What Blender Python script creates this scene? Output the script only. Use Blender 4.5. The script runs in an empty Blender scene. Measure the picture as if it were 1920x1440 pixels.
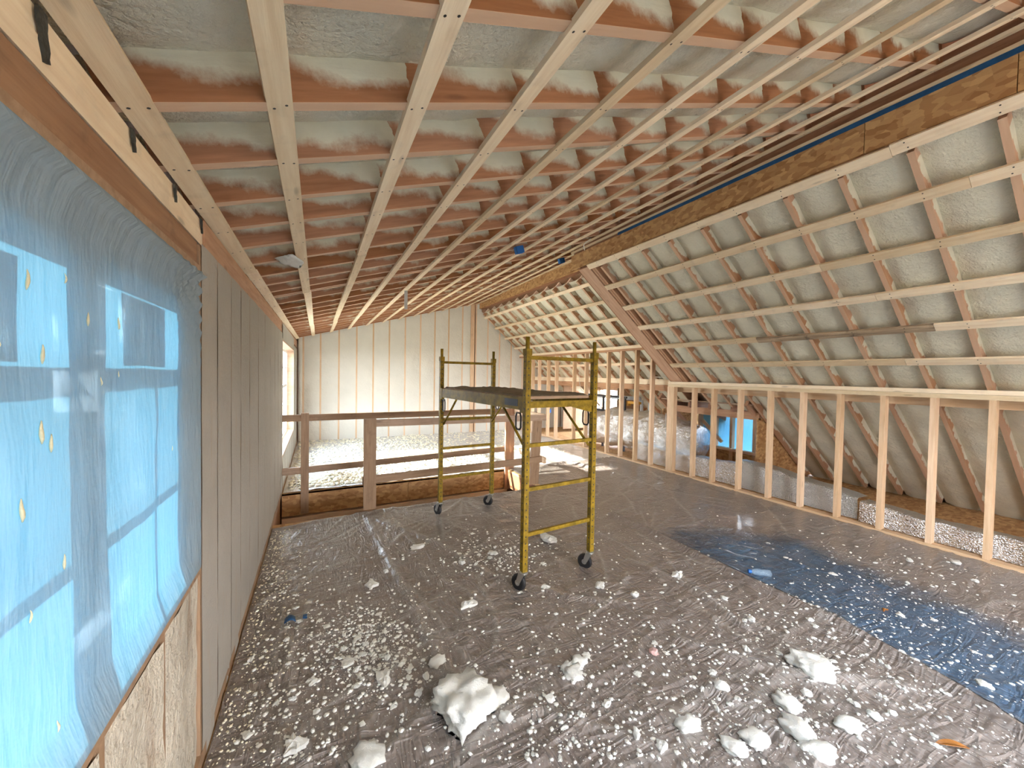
import bpy, bmesh, math, random
import numpy as np
from mathutils import Vector, Matrix, noise as mnoise

random.seed(11)
rng = np.random.default_rng(5)
SC = bpy.context.scene
COL = SC.collection
R = math.radians

# ------------------------------------------------------------------ camera
FPX = 706.08
CAM_H = 1.65
yaw, pit, rol = R(27.312), R(1.339), R(0.9956)
Fv = Vector((math.sin(yaw)*math.cos(pit), math.cos(yaw)*math.cos(pit), -math.sin(pit)))
r0 = Vector((math.cos(yaw), -math.sin(yaw), 0)); u0 = r0.cross(Fv)
Rv = r0*math.cos(rol) + u0*math.sin(rol)
Uv = -r0*math.sin(rol) + u0*math.cos(rol)
cam = bpy.data.cameras.new('camera')
cam.sensor_width = 36.0
cam.lens = FPX/1920*36.0
cam.clip_start = 0.02
cam_o = bpy.data.objects.new('camera', cam)
COL.objects.link(cam_o)
M = Matrix((Rv, Uv, -Fv)).transposed().to_4x4()
M.translation = (0, 0, CAM_H)
cam_o.matrix_world = M
SC.camera = cam_o

# ------------------------------------------------------------------ light
SC.view_settings.view_transform = 'Standard'
SC.view_settings.look = 'None'
SC.view_settings.gamma = 1.0
SC.view_settings.use_curve_mapping = False
SC.view_settings.exposure = 1.72
SUN_E = 17.0
SKY_E = 10.5
SUN_DIR = Vector((1.0, -0.18, -0.375)).normalized()
w = bpy.data.worlds.new('sky'); SC.world = w; w.use_nodes = True
nt = w.node_tree; nt.nodes.clear()
tc = nt.nodes.new('ShaderNodeTexCoord')
sp = nt.nodes.new('ShaderNodeSeparateXYZ'); nt.links.new(tc.outputs['Generated'], sp.inputs[0])
rmp = nt.nodes.new('ShaderNodeValToRGB')
rmp.color_ramp.elements[0].position = 0.0; rmp.color_ramp.elements[0].color = (0.94, 0.95, 1.0, 1)
rmp.color_ramp.elements[1].position = 0.7; rmp.color_ramp.elements[1].color = (0.64, 0.80, 1.0, 1)
nt.links.new(sp.outputs['Z'], rmp.inputs[0])
bg = nt.nodes.new('ShaderNodeBackground'); bg.inputs[1].default_value = SKY_E
nt.links.new(rmp.outputs[0], bg.inputs[0])
ou = nt.nodes.new('ShaderNodeOutputWorld'); nt.links.new(bg.outputs[0], ou.inputs[0])
sl = bpy.data.lights.new('sun', 'SUN'); sl.energy = SUN_E; sl.angle = R(0.7); sl.color = (1.0, 0.93, 0.82)
so = bpy.data.objects.new('sun', sl); COL.objects.link(so)
so.rotation_euler = SUN_DIR.to_track_quat('-Z', 'Y').to_euler()
def portal(loc, rot, sx, sy):
    l = bpy.data.lights.new('portal', 'AREA'); l.shape = 'RECTANGLE'; l.size = sx; l.size_y = sy
    l.cycles.is_portal = True
    o = bpy.data.objects.new('opening_portal', l); COL.objects.link(o)
    o.location = loc; o.rotation_euler = rot
portal((2.6, -2.75, 0.85), (R(90), 0, 0), 3.2, 1.1)  # portal at the added opening in the back wall
portal((1.7, -1.5, 3.45), (0, R(-18.8), 0), 3.0, 2.0)  # portal at the added roof opening behind the camera
portal((-0.66, 7.3, 1.4), (R(90), 0, R(-90)), 2.9, 1.6)
portal((-0.66, 0.85, 1.4), (R(90), 0, R(-90)), 2.9, 1.3)
portal((7.7, 4.45, 0.65), (R(90), 0, R(90)), 1.3, 0.9)
portal((7.7, 8.0, 0.80), (R(90), 0, R(90)), 2.2, 0.9)

# ------------------------------------------------------------------ materials
def newmat(name):
    m = bpy.data.materials.new(name); m.use_nodes = True
    t = m.node_tree; t.nodes.clear()
    return m, t
def nd(t, typ, **kw):
    n = t.nodes.new(typ)
    for k, v in kw.items():
        if k.startswith('i_'):
            key = k[2:]
            key = int(key) if key.isdigit() else key.replace('_', ' ')
            if isinstance(v, bpy.types.NodeSocket): t.links.new(v, n.inputs[key])
            else: n.inputs[key].default_value = v
        else: setattr(n, k, v)
    return n
def math_(t, op, a, b=0.0, clamp=False):
    n = t.nodes.new('ShaderNodeMath'); n.operation = op; n.use_clamp = clamp
    for i, v in enumerate((a, b)):
        if isinstance(v, bpy.types.NodeSocket): t.links.new(v, n.inputs[i])
        else: n.inputs[i].default_value = v
    return n.outputs[0]
def mixc(t, f, a, b, mode='MIX'):
    n = t.nodes.new('ShaderNodeMix'); n.data_type = 'RGBA'; n.blend_type = mode
    for i, v in ((0, f), (6, a), (7, b)):
        if isinstance(v, bpy.types.NodeSocket): t.links.new(v, n.inputs[i])
        else: n.inputs[i].default_value = v if i == 0 else (*v[:3], 1)
    return n.outputs[2]
def ramp(t, f, a, b, ca=(0,0,0), cb=(1,1,1)):
    n = t.nodes.new('ShaderNodeValToRGB'); e = n.color_ramp.elements
    e[0].position = a; e[1].position = b; e[0].color = (*ca, 1); e[1].color = (*cb, 1)
    t.links.new(f, n.inputs[0]); return n.outputs[0]
def coords(t, kind='Object', scale=(1,1,1), rnd=True):
    c = t.nodes.new('ShaderNodeTexCoord').outputs[kind]
    mp = t.nodes.new('ShaderNodeMapping'); mp.inputs['Scale'].default_value = scale
    t.links.new(c, mp.inputs[0])
    if rnd:
        oi = t.nodes.new('ShaderNodeObjectInfo')
        mm = math_(t, 'MULTIPLY', oi.outputs['Random'], 37.0)
        cb = nd(t, 'ShaderNodeCombineXYZ', i_X=mm, i_Y=mm, i_Z=mm)
        t.links.new(cb.outputs[0], mp.inputs['Location'])
    return mp.outputs[0]
def noise_(t, vec, scale, detail=3.0, rough=0.55, out=0):
    n = nd(t, 'ShaderNodeTexNoise', i_Scale=scale, i_Detail=detail, i_Roughness=rough)
    t.links.new(vec, n.inputs['Vector']); return n.outputs[out]
def bump(t, h, strength, dist, nrm=None):
    n = nd(t, 'ShaderNodeBump', i_Strength=strength, i_Distance=dist); t.links.new(h, n.inputs['Height'])
    if nrm is not None: t.links.new(nrm, n.inputs['Normal'])
    return n.outputs[0]
def principled(t, **kw):
    p = nd(t, 'ShaderNodeBsdfPrincipled')
    for k, v in kw.items():
        key = k.replace('_', ' ')
        if isinstance(v, bpy.types.NodeSocket): t.links.new(v, p.inputs[key])
        elif key == 'Base Color' or key == 'Emission Color': p.inputs[key].default_value = (*v[:3], 1)
        else: p.inputs[key].default_value = v
    o = t.nodes.new('ShaderNodeOutputMaterial'); t.links.new(p.outputs[0], o.inputs[0])
    return p

FOAM = (0.72, 0.68, 0.54)
def wood(name, light, dark, overspray=None, stain=0.0, rough=0.65):
    m, t = newmat(name)
    v = coords(t, 'Object', (1.1, 14, 14))
    g = noise_(t, v, 3.0, 5.0, 0.6)
    col = mixc(t, ramp(t, g, 0.32, 0.72), dark, light)
    v2 = coords(t, 'Object', (2.2, 9, 9))
    vo = nd(t, 'ShaderNodeTexVoronoi', i_Scale=1.1); t.links.new(v2, vo.inputs['Vector'])
    knot = ramp(t, vo.outputs['Distance'], 0.06, 0.13, (1,1,1), (0,0,0))
    col = mixc(t, math_(t, 'MULTIPLY', knot, 0.45), col, tuple(c*0.35 for c in dark))
    if stain:
        vs = coords(t, 'Object', (3, 3, 3)); s = ramp(t, noise_(t, vs, 3.2, 4.0), 0.55, 0.75)
        col = mixc(t, math_(t, 'MULTIPLY', s, stain), col, tuple(c*0.4 for c in dark))
    oi = t.nodes.new('ShaderNodeObjectInfo')
    hsv = nd(t, 'ShaderNodeHueSaturation', i_Color=col)
    t.links.new(math_(t, 'ADD', math_(t, 'MULTIPLY', oi.outputs['Random'], 0.28), 0.86), hsv.inputs['Value'])
    t.links.new(math_(t, 'ADD', math_(t, 'MULTIPLY', oi.outputs['Random'], -0.2), 1.1), hsv.inputs['Saturation'])
    col = hsv.outputs[0]
    h = g
    if overspray:
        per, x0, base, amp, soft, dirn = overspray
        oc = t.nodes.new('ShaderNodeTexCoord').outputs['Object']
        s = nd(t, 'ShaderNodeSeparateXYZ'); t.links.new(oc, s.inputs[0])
        wn = noise_(t, coords(t, 'Object', (1, 1, 1)), 9.0, 4.0, 0.6)
        u = math_(t, 'DIVIDE', math_(t, 'SUBTRACT', math_(t, 'ADD', s.outputs['X'], math_(t, 'MULTIPLY', wn, 0.06)), x0), per)
        fr = math_(t, 'FRACT', u)
        if dirn > 0: fr = math_(t, 'SUBTRACT', 1.0, fr)
        cell = nd(t, 'ShaderNodeTexWhiteNoise', noise_dimensions='2D')
        cb = nd(t, 'ShaderNodeCombineXYZ', i_X=math_(t, 'FLOOR', u), i_Y=math_(t, 'MULTIPLY', oi.outputs['Random'], 91.7))
        t.links.new(cb.outputs[0], cell.inputs['Vector'])
        pk = math_(t, 'POWER', fr, 2.2)
        thr = math_(t, 'ADD', base, math_(t, 'MULTIPLY', pk, math_(t, 'MULTIPLY', math_(t, 'ADD', cell.outputs[0], 0.35), amp)))
        fine = noise_(t, coords(t, 'Object', (11, 11, 9)), 2.2, 6.0, 0.72)
        mid = noise_(t, coords(t, 'Object', (2.3, 3, 3)), 2.0, 2.0)
        thr = math_(t, 'ADD', thr, math_(t, 'MULTIPLY', math_(t, 'SUBTRACT', fine, 0.5), 0.075))
        thr = math_(t, 'ADD', thr, math_(t, 'MULTIPLY', math_(t, 'SUBTRACT', mid, 0.5), 0.16))
        d = math_(t, 'DIVIDE', math_(t, 'SUBTRACT', s.outputs['Z'], thr), soft)
        mask = math_(t, 'MULTIPLY', math_(t, 'ADD', d, 0.5, clamp=True), 0.96)
        # overspray mask leaves out the bottom face
        mask = math_(t, 'MULTIPLY', mask, math_(t, 'GREATER_THAN', s.outputs['Z'], 0.002))
        fv = noise_(t, coords(t, 'Object', (3, 3, 3)), 4.0, 4.0)
        fc = mixc(t, fv, (FOAM[0]*0.86, FOAM[1]*0.86, FOAM[2]*0.84), (FOAM[0]*1.06, FOAM[1]*1.07, FOAM[2]*1.1))
        col = mixc(t, math_(t, 'LESS_THAN', s.outputs['Z'], 0.001), col, mixc(t, g, (0.56, 0.34, 0.21), (0.68, 0.46, 0.31)))  # bottom faces painted paler and pinker, standing in for light from below
        col = mixc(t, mask, col, fc)
        h = math_(t, 'ADD', h, math_(t, 'MULTIPLY', noise_(t, coords(t, 'Object', (6, 20, 20)), 3.0, 3.0), mask))
    principled(t, Base_Color=col, Roughness=rough, Normal=bump(t, h, 0.25, 0.01))
    return m
def foam_mat(name, base, var=0.12, bs=0.5, dirt=None, rough=0.8, scale=1.0, ripple=0.0):
    m, t = newmat(name)
    v = coords(t, 'Object', (1, 1, 1))
    a = noise_(t, v, 3.0*scale, 5.0); b = noise_(t, v, 22.0*scale, 4.0, 0.6); c = noise_(t, v, 75.0*scale, 3.0)
    col = mixc(t, ramp(t, a, 0.3, 0.7), tuple(x*(1-var) for x in base), tuple(min(1, x*(1+var*0.6)) for x in base))
    if dirt:
        dv = coords(t, 'Object', (9, 9, 1.4))
        dm = ramp(t, noise_(t, dv, 1.5, 5.0, 0.65), 0.56, 0.78)
        col = mixc(t, math_(t, 'MULTIPLY', dm, dirt[3]), col, dirt[:3])
    h = math_(t, 'ADD', math_(t, 'MULTIPLY', b, 0.8), math_(t, 'MULTIPLY', c, 0.35))
    h = math_(t, 'ADD', h, math_(t, 'MULTIPLY', a, 1.4))
    if ripple:
        rv = coords(t, 'Object', (4, 4, 22))
        h = math_(t, 'ADD', h, math_(t, 'MULTIPLY', noise_(t, rv, 2.0, 3.0), ripple))
    principled(t, Base_Color=col, Roughness=rough, Normal=bump(t, h, bs, 0.035))
    return m
def flat(name, c, rough=0.5, metal=0.0, bs=0.0, bscale=60, spec=0.5, var=0.0):
    m, t = newmat(name)
    kw = dict(Base_Color=c, Roughness=rough, Metallic=metal)
    v = coords(t, 'Object')
    if var:
        n = noise_(t, v, 18.0, 5.0, 0.65)
        kw['Base_Color'] = mixc(t, ramp(t, n, 0.4, 0.65), tuple(x*(1-var) for x in c), c)
    if bs: kw['Normal'] = bump(t, noise_(t, v, bscale, 3.0), bs, 0.01)
    p = principled(t, **kw); p.inputs['Specular IOR Level'].default_value = spec
    return m

M_STRAP = wood('strap_wood', (0.86, 0.71, 0.50), (0.74, 0.56, 0.36), stain=0.22)
M_STUD = wood('stud_wood', (0.78, 0.57, 0.38), (0.64, 0.42, 0.25), stain=0.1)
M_CHAR = wood('charred_strap_wood', (0.66, 0.50, 0.34), (0.22, 0.16, 0.11), stain=0.9)
M_RED = wood('stained_wood', (0.40, 0.20, 0.11), (0.27, 0.12, 0.06), stain=0.3)
M_PINK = wood('fir_wood', (0.56, 0.33, 0.20), (0.42, 0.22, 0.12))
M_GREY = wood('weathered_wood', (0.46, 0.31, 0.20), (0.33, 0.21, 0.13), stain=0.35)
M_HEADER = wood('header_wood', (0.42, 0.25, 0.15), (0.30, 0.16, 0.09), stain=0.7)
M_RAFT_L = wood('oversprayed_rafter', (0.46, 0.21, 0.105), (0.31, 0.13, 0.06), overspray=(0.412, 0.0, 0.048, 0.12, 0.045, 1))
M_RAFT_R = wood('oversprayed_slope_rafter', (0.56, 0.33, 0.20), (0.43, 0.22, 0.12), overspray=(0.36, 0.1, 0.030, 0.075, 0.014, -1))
M_FOAM = foam_mat('ceiling_foam', FOAM, 0.13, 0.75)
M_FOAM_R = foam_mat('slope_foam', (0.77, 0.72, 0.57), 0.12, 0.6)
M_FOAM_W = foam_mat('wall_foam', (0.71, 0.675, 0.60), 0.05, 0.4)
M_FOAM_L = foam_mat('shaved_foam', (0.41, 0.385, 0.34), 0.05, 0.25, dirt=(0.42, 0.31, 0.2, 0.55))
M_FOAM_B = foam_mat('ragged_foam', (0.60, 0.54, 0.44), 0.2, 0.6, dirt=(0.26, 0.16, 0.09, 0.9))
M_SCRAP = foam_mat('foam_scrap', (0.92, 0.91, 0.86), 0.04, 0.55, scale=2.0)
M_CREAM = foam_mat('foam_shaving', (0.86, 0.80, 0.64), 0.1, 0.4)
M_YELLOW = flat('yellow_paint', (0.34, 0.215, 0.014), 0.62, 0.0, 0.15, 40, spec=0.25, var=0.5)
M_BLACK = flat('black_rubber', (0.012, 0.012, 0.014), 0.5)
M_STEEL = flat('zinc_steel', (0.55, 0.55, 0.52), 0.35, 0.9, 0.1)
M_DARK = flat('dark_steel', (0.035, 0.032, 0.035), 0.5)
M_PLATE = flat('dark_plate', (0.05, 0.045, 0.04), 0.6, var=0.5)
M_BLUE = flat('blue_tape', (0.012, 0.10, 0.27), 0.5, var=0.3)
M_BLUEBOX = flat('blue_plastic', (0.01, 0.13, 0.45), 0.4)
M_WHITE = flat('white_vinyl', (0.80, 0.80, 0.79), 0.4)
M_WIRE = flat('white_wire', (0.75, 0.72, 0.66), 0.5)
M_PVC = flat('grey_pipe', (0.55, 0.57, 0.58), 0.4)
M_AMBER = flat('amber_leaf', (0.35, 0.13, 0.02), 0.5, var=0.4)
M_SEAL = flat('dark_sealant', (0.055, 0.055, 0.045), 0.7, 0, 0.6, 60, var=0.5)
M_DRIP = flat('foam_drip', (0.80, 0.72, 0.48), 0.6, 0, 0.4, 90)
M_SCREW = flat('screw', (0.03, 0.026, 0.022), 0.6)
M_NAVY = flat('navy_panel', (0.012, 0.02, 0.045), 0.35)
M_ORANGE = flat('orange_fitting', (0.55, 0.27, 0.03), 0.5)
M_GROUND = flat('ground_outside', (0.10, 0.095, 0.07), 0.9)
M_DUST = foam_mat('dusty_ply', (0.24, 0.19, 0.125), 0.35, 0.8, scale=2.0)

def osb_mat():
    m, t = newmat('osb')
    v = coords(t, 'Object', (13, 24, 24))
    vo = nd(t, 'ShaderNodeTexVoronoi', i_Scale=2.0, i_Randomness=1.0)
    wv = nd(t, 'ShaderNodeMix', data_type='VECTOR', i_0=0.35)
    t.links.new(v, wv.inputs[4]); t.links.new(noise_(t, v, 1.0, 2.0, out=1), wv.inputs[5])
    t.links.new(wv.outputs[1], vo.inputs['Vector'])
    s = nd(t, 'ShaderNodeSeparateColor', i_0=vo.outputs['Color'])
    col = mixc(t, s.outputs[0], (0.36, 0.17, 0.06), (0.74, 0.47, 0.22))
    g = noise_(t, coords(t, 'Object', (30, 90, 90)), 1.5, 3.0)
    col = mixc(t, math_(t, 'MULTIPLY', g, 0.5), col, (0.44, 0.23, 0.09))
    principled(t, Base_Color=col, Roughness=0.7, Normal=bump(t, s.outputs[1], 0.3, 0.01))
    return m
M_OSB = osb_mat()
def sheet_mat(name, c1, c2, dust, rough=0.32, edge=False):
    m, t = newmat(name)
    v = coords(t, 'Object', (1, 1, 1), rnd=False)
    a = noise_(t, v, 1.3, 5.0, 0.6); b = noise_(t, v, 60.0, 3.0, 0.7)
    col = mixc(t, ramp(t, a, 0.3, 0.7), c1, c2)
    vo = nd(t, 'ShaderNodeTexVoronoi', i_Scale=85.0); t.links.new(v, vo.inputs['Vector'])
    sep = nd(t, 'ShaderNodeSeparateColor', i_0=vo.outputs['Color'])
    d2 = noise_(t, v, 1.9, 4.0, 0.6)
    size = math_(t, 'MULTIPLY', math_(t, 'MULTIPLY', sep.outputs[0], ramp(t, d2, 0.36, 0.72)), 0.46)
    fleck = math_(t, 'LESS_THAN', vo.outputs['Distance'], size)
    fleck = math_(t, 'MULTIPLY', fleck, math_(t, 'GREATER_THAN', sep.outputs[1], 0.55))
    col = mixc(t, math_(t, 'MULTIPLY', ramp(t, b, 0.45, 0.8), 0.45), col, dust)
    cr_ = nd(t, 'ShaderNodeAttribute', attribute_name='crease')
    col = mixc(t, math_(t, 'MULTIPLY', cr_.outputs['Fac'], 0.55), col, dust)
    col = mixc(t, fleck, col, (0.80, 0.78, 0.74))
    vw = coords(t, 'Object', (1.0, 4.5, 1), rnd=False); vw2 = coords(t, 'Object', (5.5, 1.2, 1), rnd=False)
    n1 = nd(t, 'ShaderNodeTexNoise', i_Scale=2.2, i_Detail=2.5, i_Roughness=0.5, i_Distortion=1.6); t.links.new(vw, n1.inputs['Vector'])
    n2 = nd(t, 'ShaderNodeTexNoise', i_Scale=2.0, i_Detail=2.0, i_Roughness=0.5, i_Distortion=2.0); t.links.new(vw2, n2.inputs['Vector'])
    rid = math_(t, 'ADD', math_(t, 'ABSOLUTE', math_(t, 'SUBTRACT', n1.outputs[0], 0.5)), math_(t, 'ABSOLUTE', math_(t, 'SUBTRACT', n2.outputs[0], 0.5)))
    h = math_(t, 'ADD', math_(t, 'MULTIPLY', rid, -1.0), math_(t, 'MULTIPLY', fleck, 0.25))
    p = principled(t, Base_Color=col, Normal=bump(t, h, 0.55, 0.08))
    t.links.new(math_(t, 'ADD', math_(t, 'MULTIPLY', fleck, 0.5), math_(t, 'ADD', math_(t, 'MULTIPLY', a, 0.2), rough - 0.1)), p.inputs['Roughness'])
    p.inputs['Coat Weight'].default_value = 0.6; p.inputs['Coat Roughness'].default_value = 0.16
    if edge:
        uv = nd(t, 'ShaderNodeSeparateXYZ'); t.links.new(t.nodes.new('ShaderNodeTexCoord').outputs['UV'], uv.inputs[0])
        e = math_(t, 'ADD', uv.outputs['Y'], math_(t, 'MULTIPLY', math_(t, 'SUBTRACT', noise_(t, v, 3.0, 4.0), 0.5), 0.5))
        al = ramp(t, e, 0.62, 1.0, (1,1,1), (0,0,0))
        ex = math_(t, 'ADD', uv.outputs['X'], math_(t, 'MULTIPLY', math_(t, 'SUBTRACT', noise_(t, v, 4.0, 4.0), 0.5), 0.25))
        al = math_(t, 'MULTIPLY', al, ramp(t, ex, 0.0, 0.22))
        t.links.new(math_(t, 'MULTIPLY', al, 0.85), p.inputs['Alpha'])
    return m
M_SHEET = sheet_mat('floor_sheet', (0.185, 0.15, 0.135), (0.245, 0.205, 0.187), (0.39, 0.36, 0.34))
M_SHEET_FAR = sheet_mat('far_floor_sheet', (0.62, 0.58, 0.55), (0.74, 0.70, 0.67), (0.82, 0.79, 0.76))
M_BLUEFILM = sheet_mat('blue_floor_film', (0.04, 0.095, 0.18), (0.06, 0.12, 0.205), (0.22, 0.30, 0.38), edge=True)

def plastic_mat(name, tint, trans=0.06, dif=0.3, dcol=(0.62, 0.68, 0.72)):
    m, t = newmat(name)
    v = coords(t, 'Object', (1, 1, 1), rnd=False)
    st = nd(t, 'ShaderNodeMapping', i_Vector=coords(t, 'Object', (1, 1, 1), rnd=False), i_Rotation=(R(-24), 0, 0), i_Scale=(1, 4.5, 0.8)).outputs[0]
    f = noise_(t, st, 1.6, 5.0, 0.6); ff = noise_(t, v, 16.0, 4.0)
    hh = math_(t, 'ADD', f, math_(t, 'MULTIPLY', ff, 0.12))
    nb = bump(t, hh, 0.55, 0.06)
    tr = nd(t, 'ShaderNodeBsdfTranslucent', i_Color=(*tint, 1), i_Normal=nb)
    tp = nd(t, 'ShaderNodeBsdfTransparent', i_Color=(0.75, 0.92, 1.0, 1))
    df = nd(t, 'ShaderNodeBsdfDiffuse', i_Color=(*dcol, 1), i_Normal=nb)
    gl = nd(t, 'ShaderNodeBsdfGlossy', i_Roughness=0.3, i_Normal=nb)
    m0 = nd(t, 'ShaderNodeMixShader', i_0=dif); t.links.new(tr.outputs[0], m0.inputs[1]); t.links.new(df.outputs[0], m0.inputs[2])
    m1 = nd(t, 'ShaderNodeMixShader'); t.links.new(m0.outputs[0], m1.inputs[1]); t.links.new(tp.outputs[0], m1.inputs[2])
    t.links.new(math_(t, 'MULTIPLY', ramp(t, noise_(t, v, 7.0, 3.0, 0.6), 0.46, 0.68), trans), m1.inputs[0])
    m3 = nd(t, 'ShaderNodeMixShader', i_0=0.05); t.links.new(m1.outputs[0], m3.inputs[1]); t.links.new(gl.outputs[0], m3.inputs[2])
    o = t.nodes.new('ShaderNodeOutputMaterial'); t.links.new(m3.outputs[0], o.inputs[0])
    return m
M_PLASTIC = plastic_mat('window_plastic', (0.013, 0.050, 0.080), 0.02, 0.5, (0.50, 0.61, 0.68))
M_PLASTIC2 = plastic_mat('dormer_plastic', (0.02, 0.075, 0.13), 0.01, 0.1)
def glass_mat():
    m, t = newmat('glass')
    tp = nd(t, 'ShaderNodeBsdfTransparent', i_Color=(0.95, 0.97, 0.97, 1)); gl = nd(t, 'ShaderNodeBsdfGlossy', i_Roughness=0.02)
    mx = nd(t, 'ShaderNodeMixShader', i_0=0.06); t.links.new(tp.outputs[0], mx.inputs[1]); t.links.new(gl.outputs[0], mx.inputs[2])
    o = t.nodes.new('ShaderNodeOutputMaterial'); t.links.new(mx.outputs[0], o.inputs[0]); return m
M_GLASS = glass_mat()
def paper_mat():
    m, t = newmat('sticker_paper')
    a = nd(t, 'ShaderNodeBsdfDiffuse', i_Color=(.7, .74, .76, 1)); b = nd(t, 'ShaderNodeBsdfTranslucent', i_Color=(.6, .66, .7, 1))
    mx = nd(t, 'ShaderNodeMixShader', i_0=.5); t.links.new(a.outputs[0], mx.inputs[1]); t.links.new(b.outputs[0], mx.inputs[2])
    o = t.nodes.new('ShaderNodeOutputMaterial'); t.links.new(mx.outputs[0], o.inputs[0]); return m
M_PAPER = paper_mat()
def foil_mat(name, bubble, rough=0.22, col=(0.86, 0.87, 0.88), metal=0.9):
    m, t = newmat(name)
    v = coords(t, 'Object', (1, 1, 1))
    n1 = nd(t, 'ShaderNodeTexNoise', i_Scale=9.0, i_Detail=4.0, i_Roughness=0.6, i_Distortion=2.0); t.links.new(v, n1.inputs['Vector'])
    h = math_(t, 'ABSOLUTE', math_(t, 'SUBTRACT', n1.outputs[0], 0.5))
    if bubble:
        vo = nd(t, 'ShaderNodeTexVoronoi', i_Scale=70.0); t.links.new(v, vo.inputs['Vector'])
        h = math_(t, 'ADD', math_(t, 'MULTIPLY', h, 0.6), math_(t, 'MULTIPLY', vo.outputs['Distance'], 0.25))
    principled(t, Base_Color=col, Metallic=metal, Roughness=rough, Normal=bump(t, h, 1.0, 0.05))
    return m
M_FOIL = foil_mat('duct_foil', False, 0.2)
M_BUBBLE = foil_mat('bubble_foil', True, 0.16)
M_POLY = foil_mat('clear_poly', True, 0.3, (0.62, 0.62, 0.60), 0.55)

# ------------------------------------------------------------------ helpers
WORLD = {}
def setp(o, label=None, cat=None, group=None, kind=None):
    for k, v in (('label', label), ('category', cat), ('group', group), ('kind', kind)):
        if v: o[k] = v
    return o
def empty(name, label, cat, loc=(0, 0, 0), rotz=0.0, group=None, kind=None):
    o = bpy.data.objects.new(name, None); COL.objects.link(o)
    o.empty_display_size = 0.1
    m = Matrix.Translation(loc) @ Matrix.Rotation(rotz, 4, 'Z')
    o.matrix_basis = m; WORLD[o.name] = m
    return setp(o, label, cat, group, kind)
def link(name, me, mat, parent=None, mw=None):
    o = bpy.data.objects.new(name, me); COL.objects.link(o)
    if mat is not None:
        if not me.materials: me.materials.append(mat)
        elif me.materials[0] is not mat:
            o.material_slots[0].link = 'OBJECT'; o.material_slots[0].material = mat
    mw = mw if mw is not None else Matrix()
    if parent is not None:
        o.parent = parent; o.matrix_basis = WORLD[parent.name].inverted() @ mw
    else: o.matrix_basis = mw
    WORLD[o.name] = mw
    return o
def mesh(name, verts, faces, smooth=False):
    me = bpy.data.meshes.new(name)
    me.from_pydata([tuple(map(float, v)) for v in verts], [], [tuple(map(int, f)) for f in faces]); me.update()
    if smooth: me.polygons.foreach_set('use_smooth', [True]*len(me.polygons))
    return me
BOXF = [(0,3,2,1),(4,5,6,7),(0,1,5,4),(1,2,6,5),(2,3,7,6),(3,0,4,7)]
_bc = {}
def boxmesh(L, W, T):
    k = (round(L, 4), round(W, 4), round(T, 4))
    if k not in _bc:
        x, y, z = k[0], k[1]/2, k[2]
        _bc[k] = mesh('board', [(0,-y,0),(x,-y,0),(x,y,0),(0,y,0),(0,-y,z),(x,-y,z),(x,y,z),(0,y,z)], BOXF)
    return _bc[k]
def board(name, p0, p1, wd, th, n, mat, parent=None):
    """a board from p0 to p1 along the middle of its visible face; thickness goes along n"""
    p0, p1, n = Vector(p0), Vector(p1), Vector(n)
    x = (p1-p0); L = x.length; x.normalize()
    z = (n - x*n.dot(x)).normalized(); y = z.cross(x)
    mw = Matrix((x, y, z)).transposed().to_4x4(); mw.translation = p0
    me = boxmesh(L, wd, th)
    key = mat.name
    me2 = _mm.get((me.name, key))
    if me2 is None:
        me2 = me if not me.materials else me.copy()
        if me2.materials: me2.materials.clear()
        me2.materials.append(mat); _mm[(me.name, key)] = me2
    return link(name, me2, mat, parent, mw)
_mm = {}
def block(name, lo, hi, mat, parent=None):
    lo, hi = Vector(lo), Vector(hi)
    return board(name, ((lo.x), (lo.y+hi.y)/2, lo.z), (hi.x, (lo.y+hi.y)/2, lo.z), hi.y-lo.y, hi.z-lo.z, (0, 0, 1), mat, parent)
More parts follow.
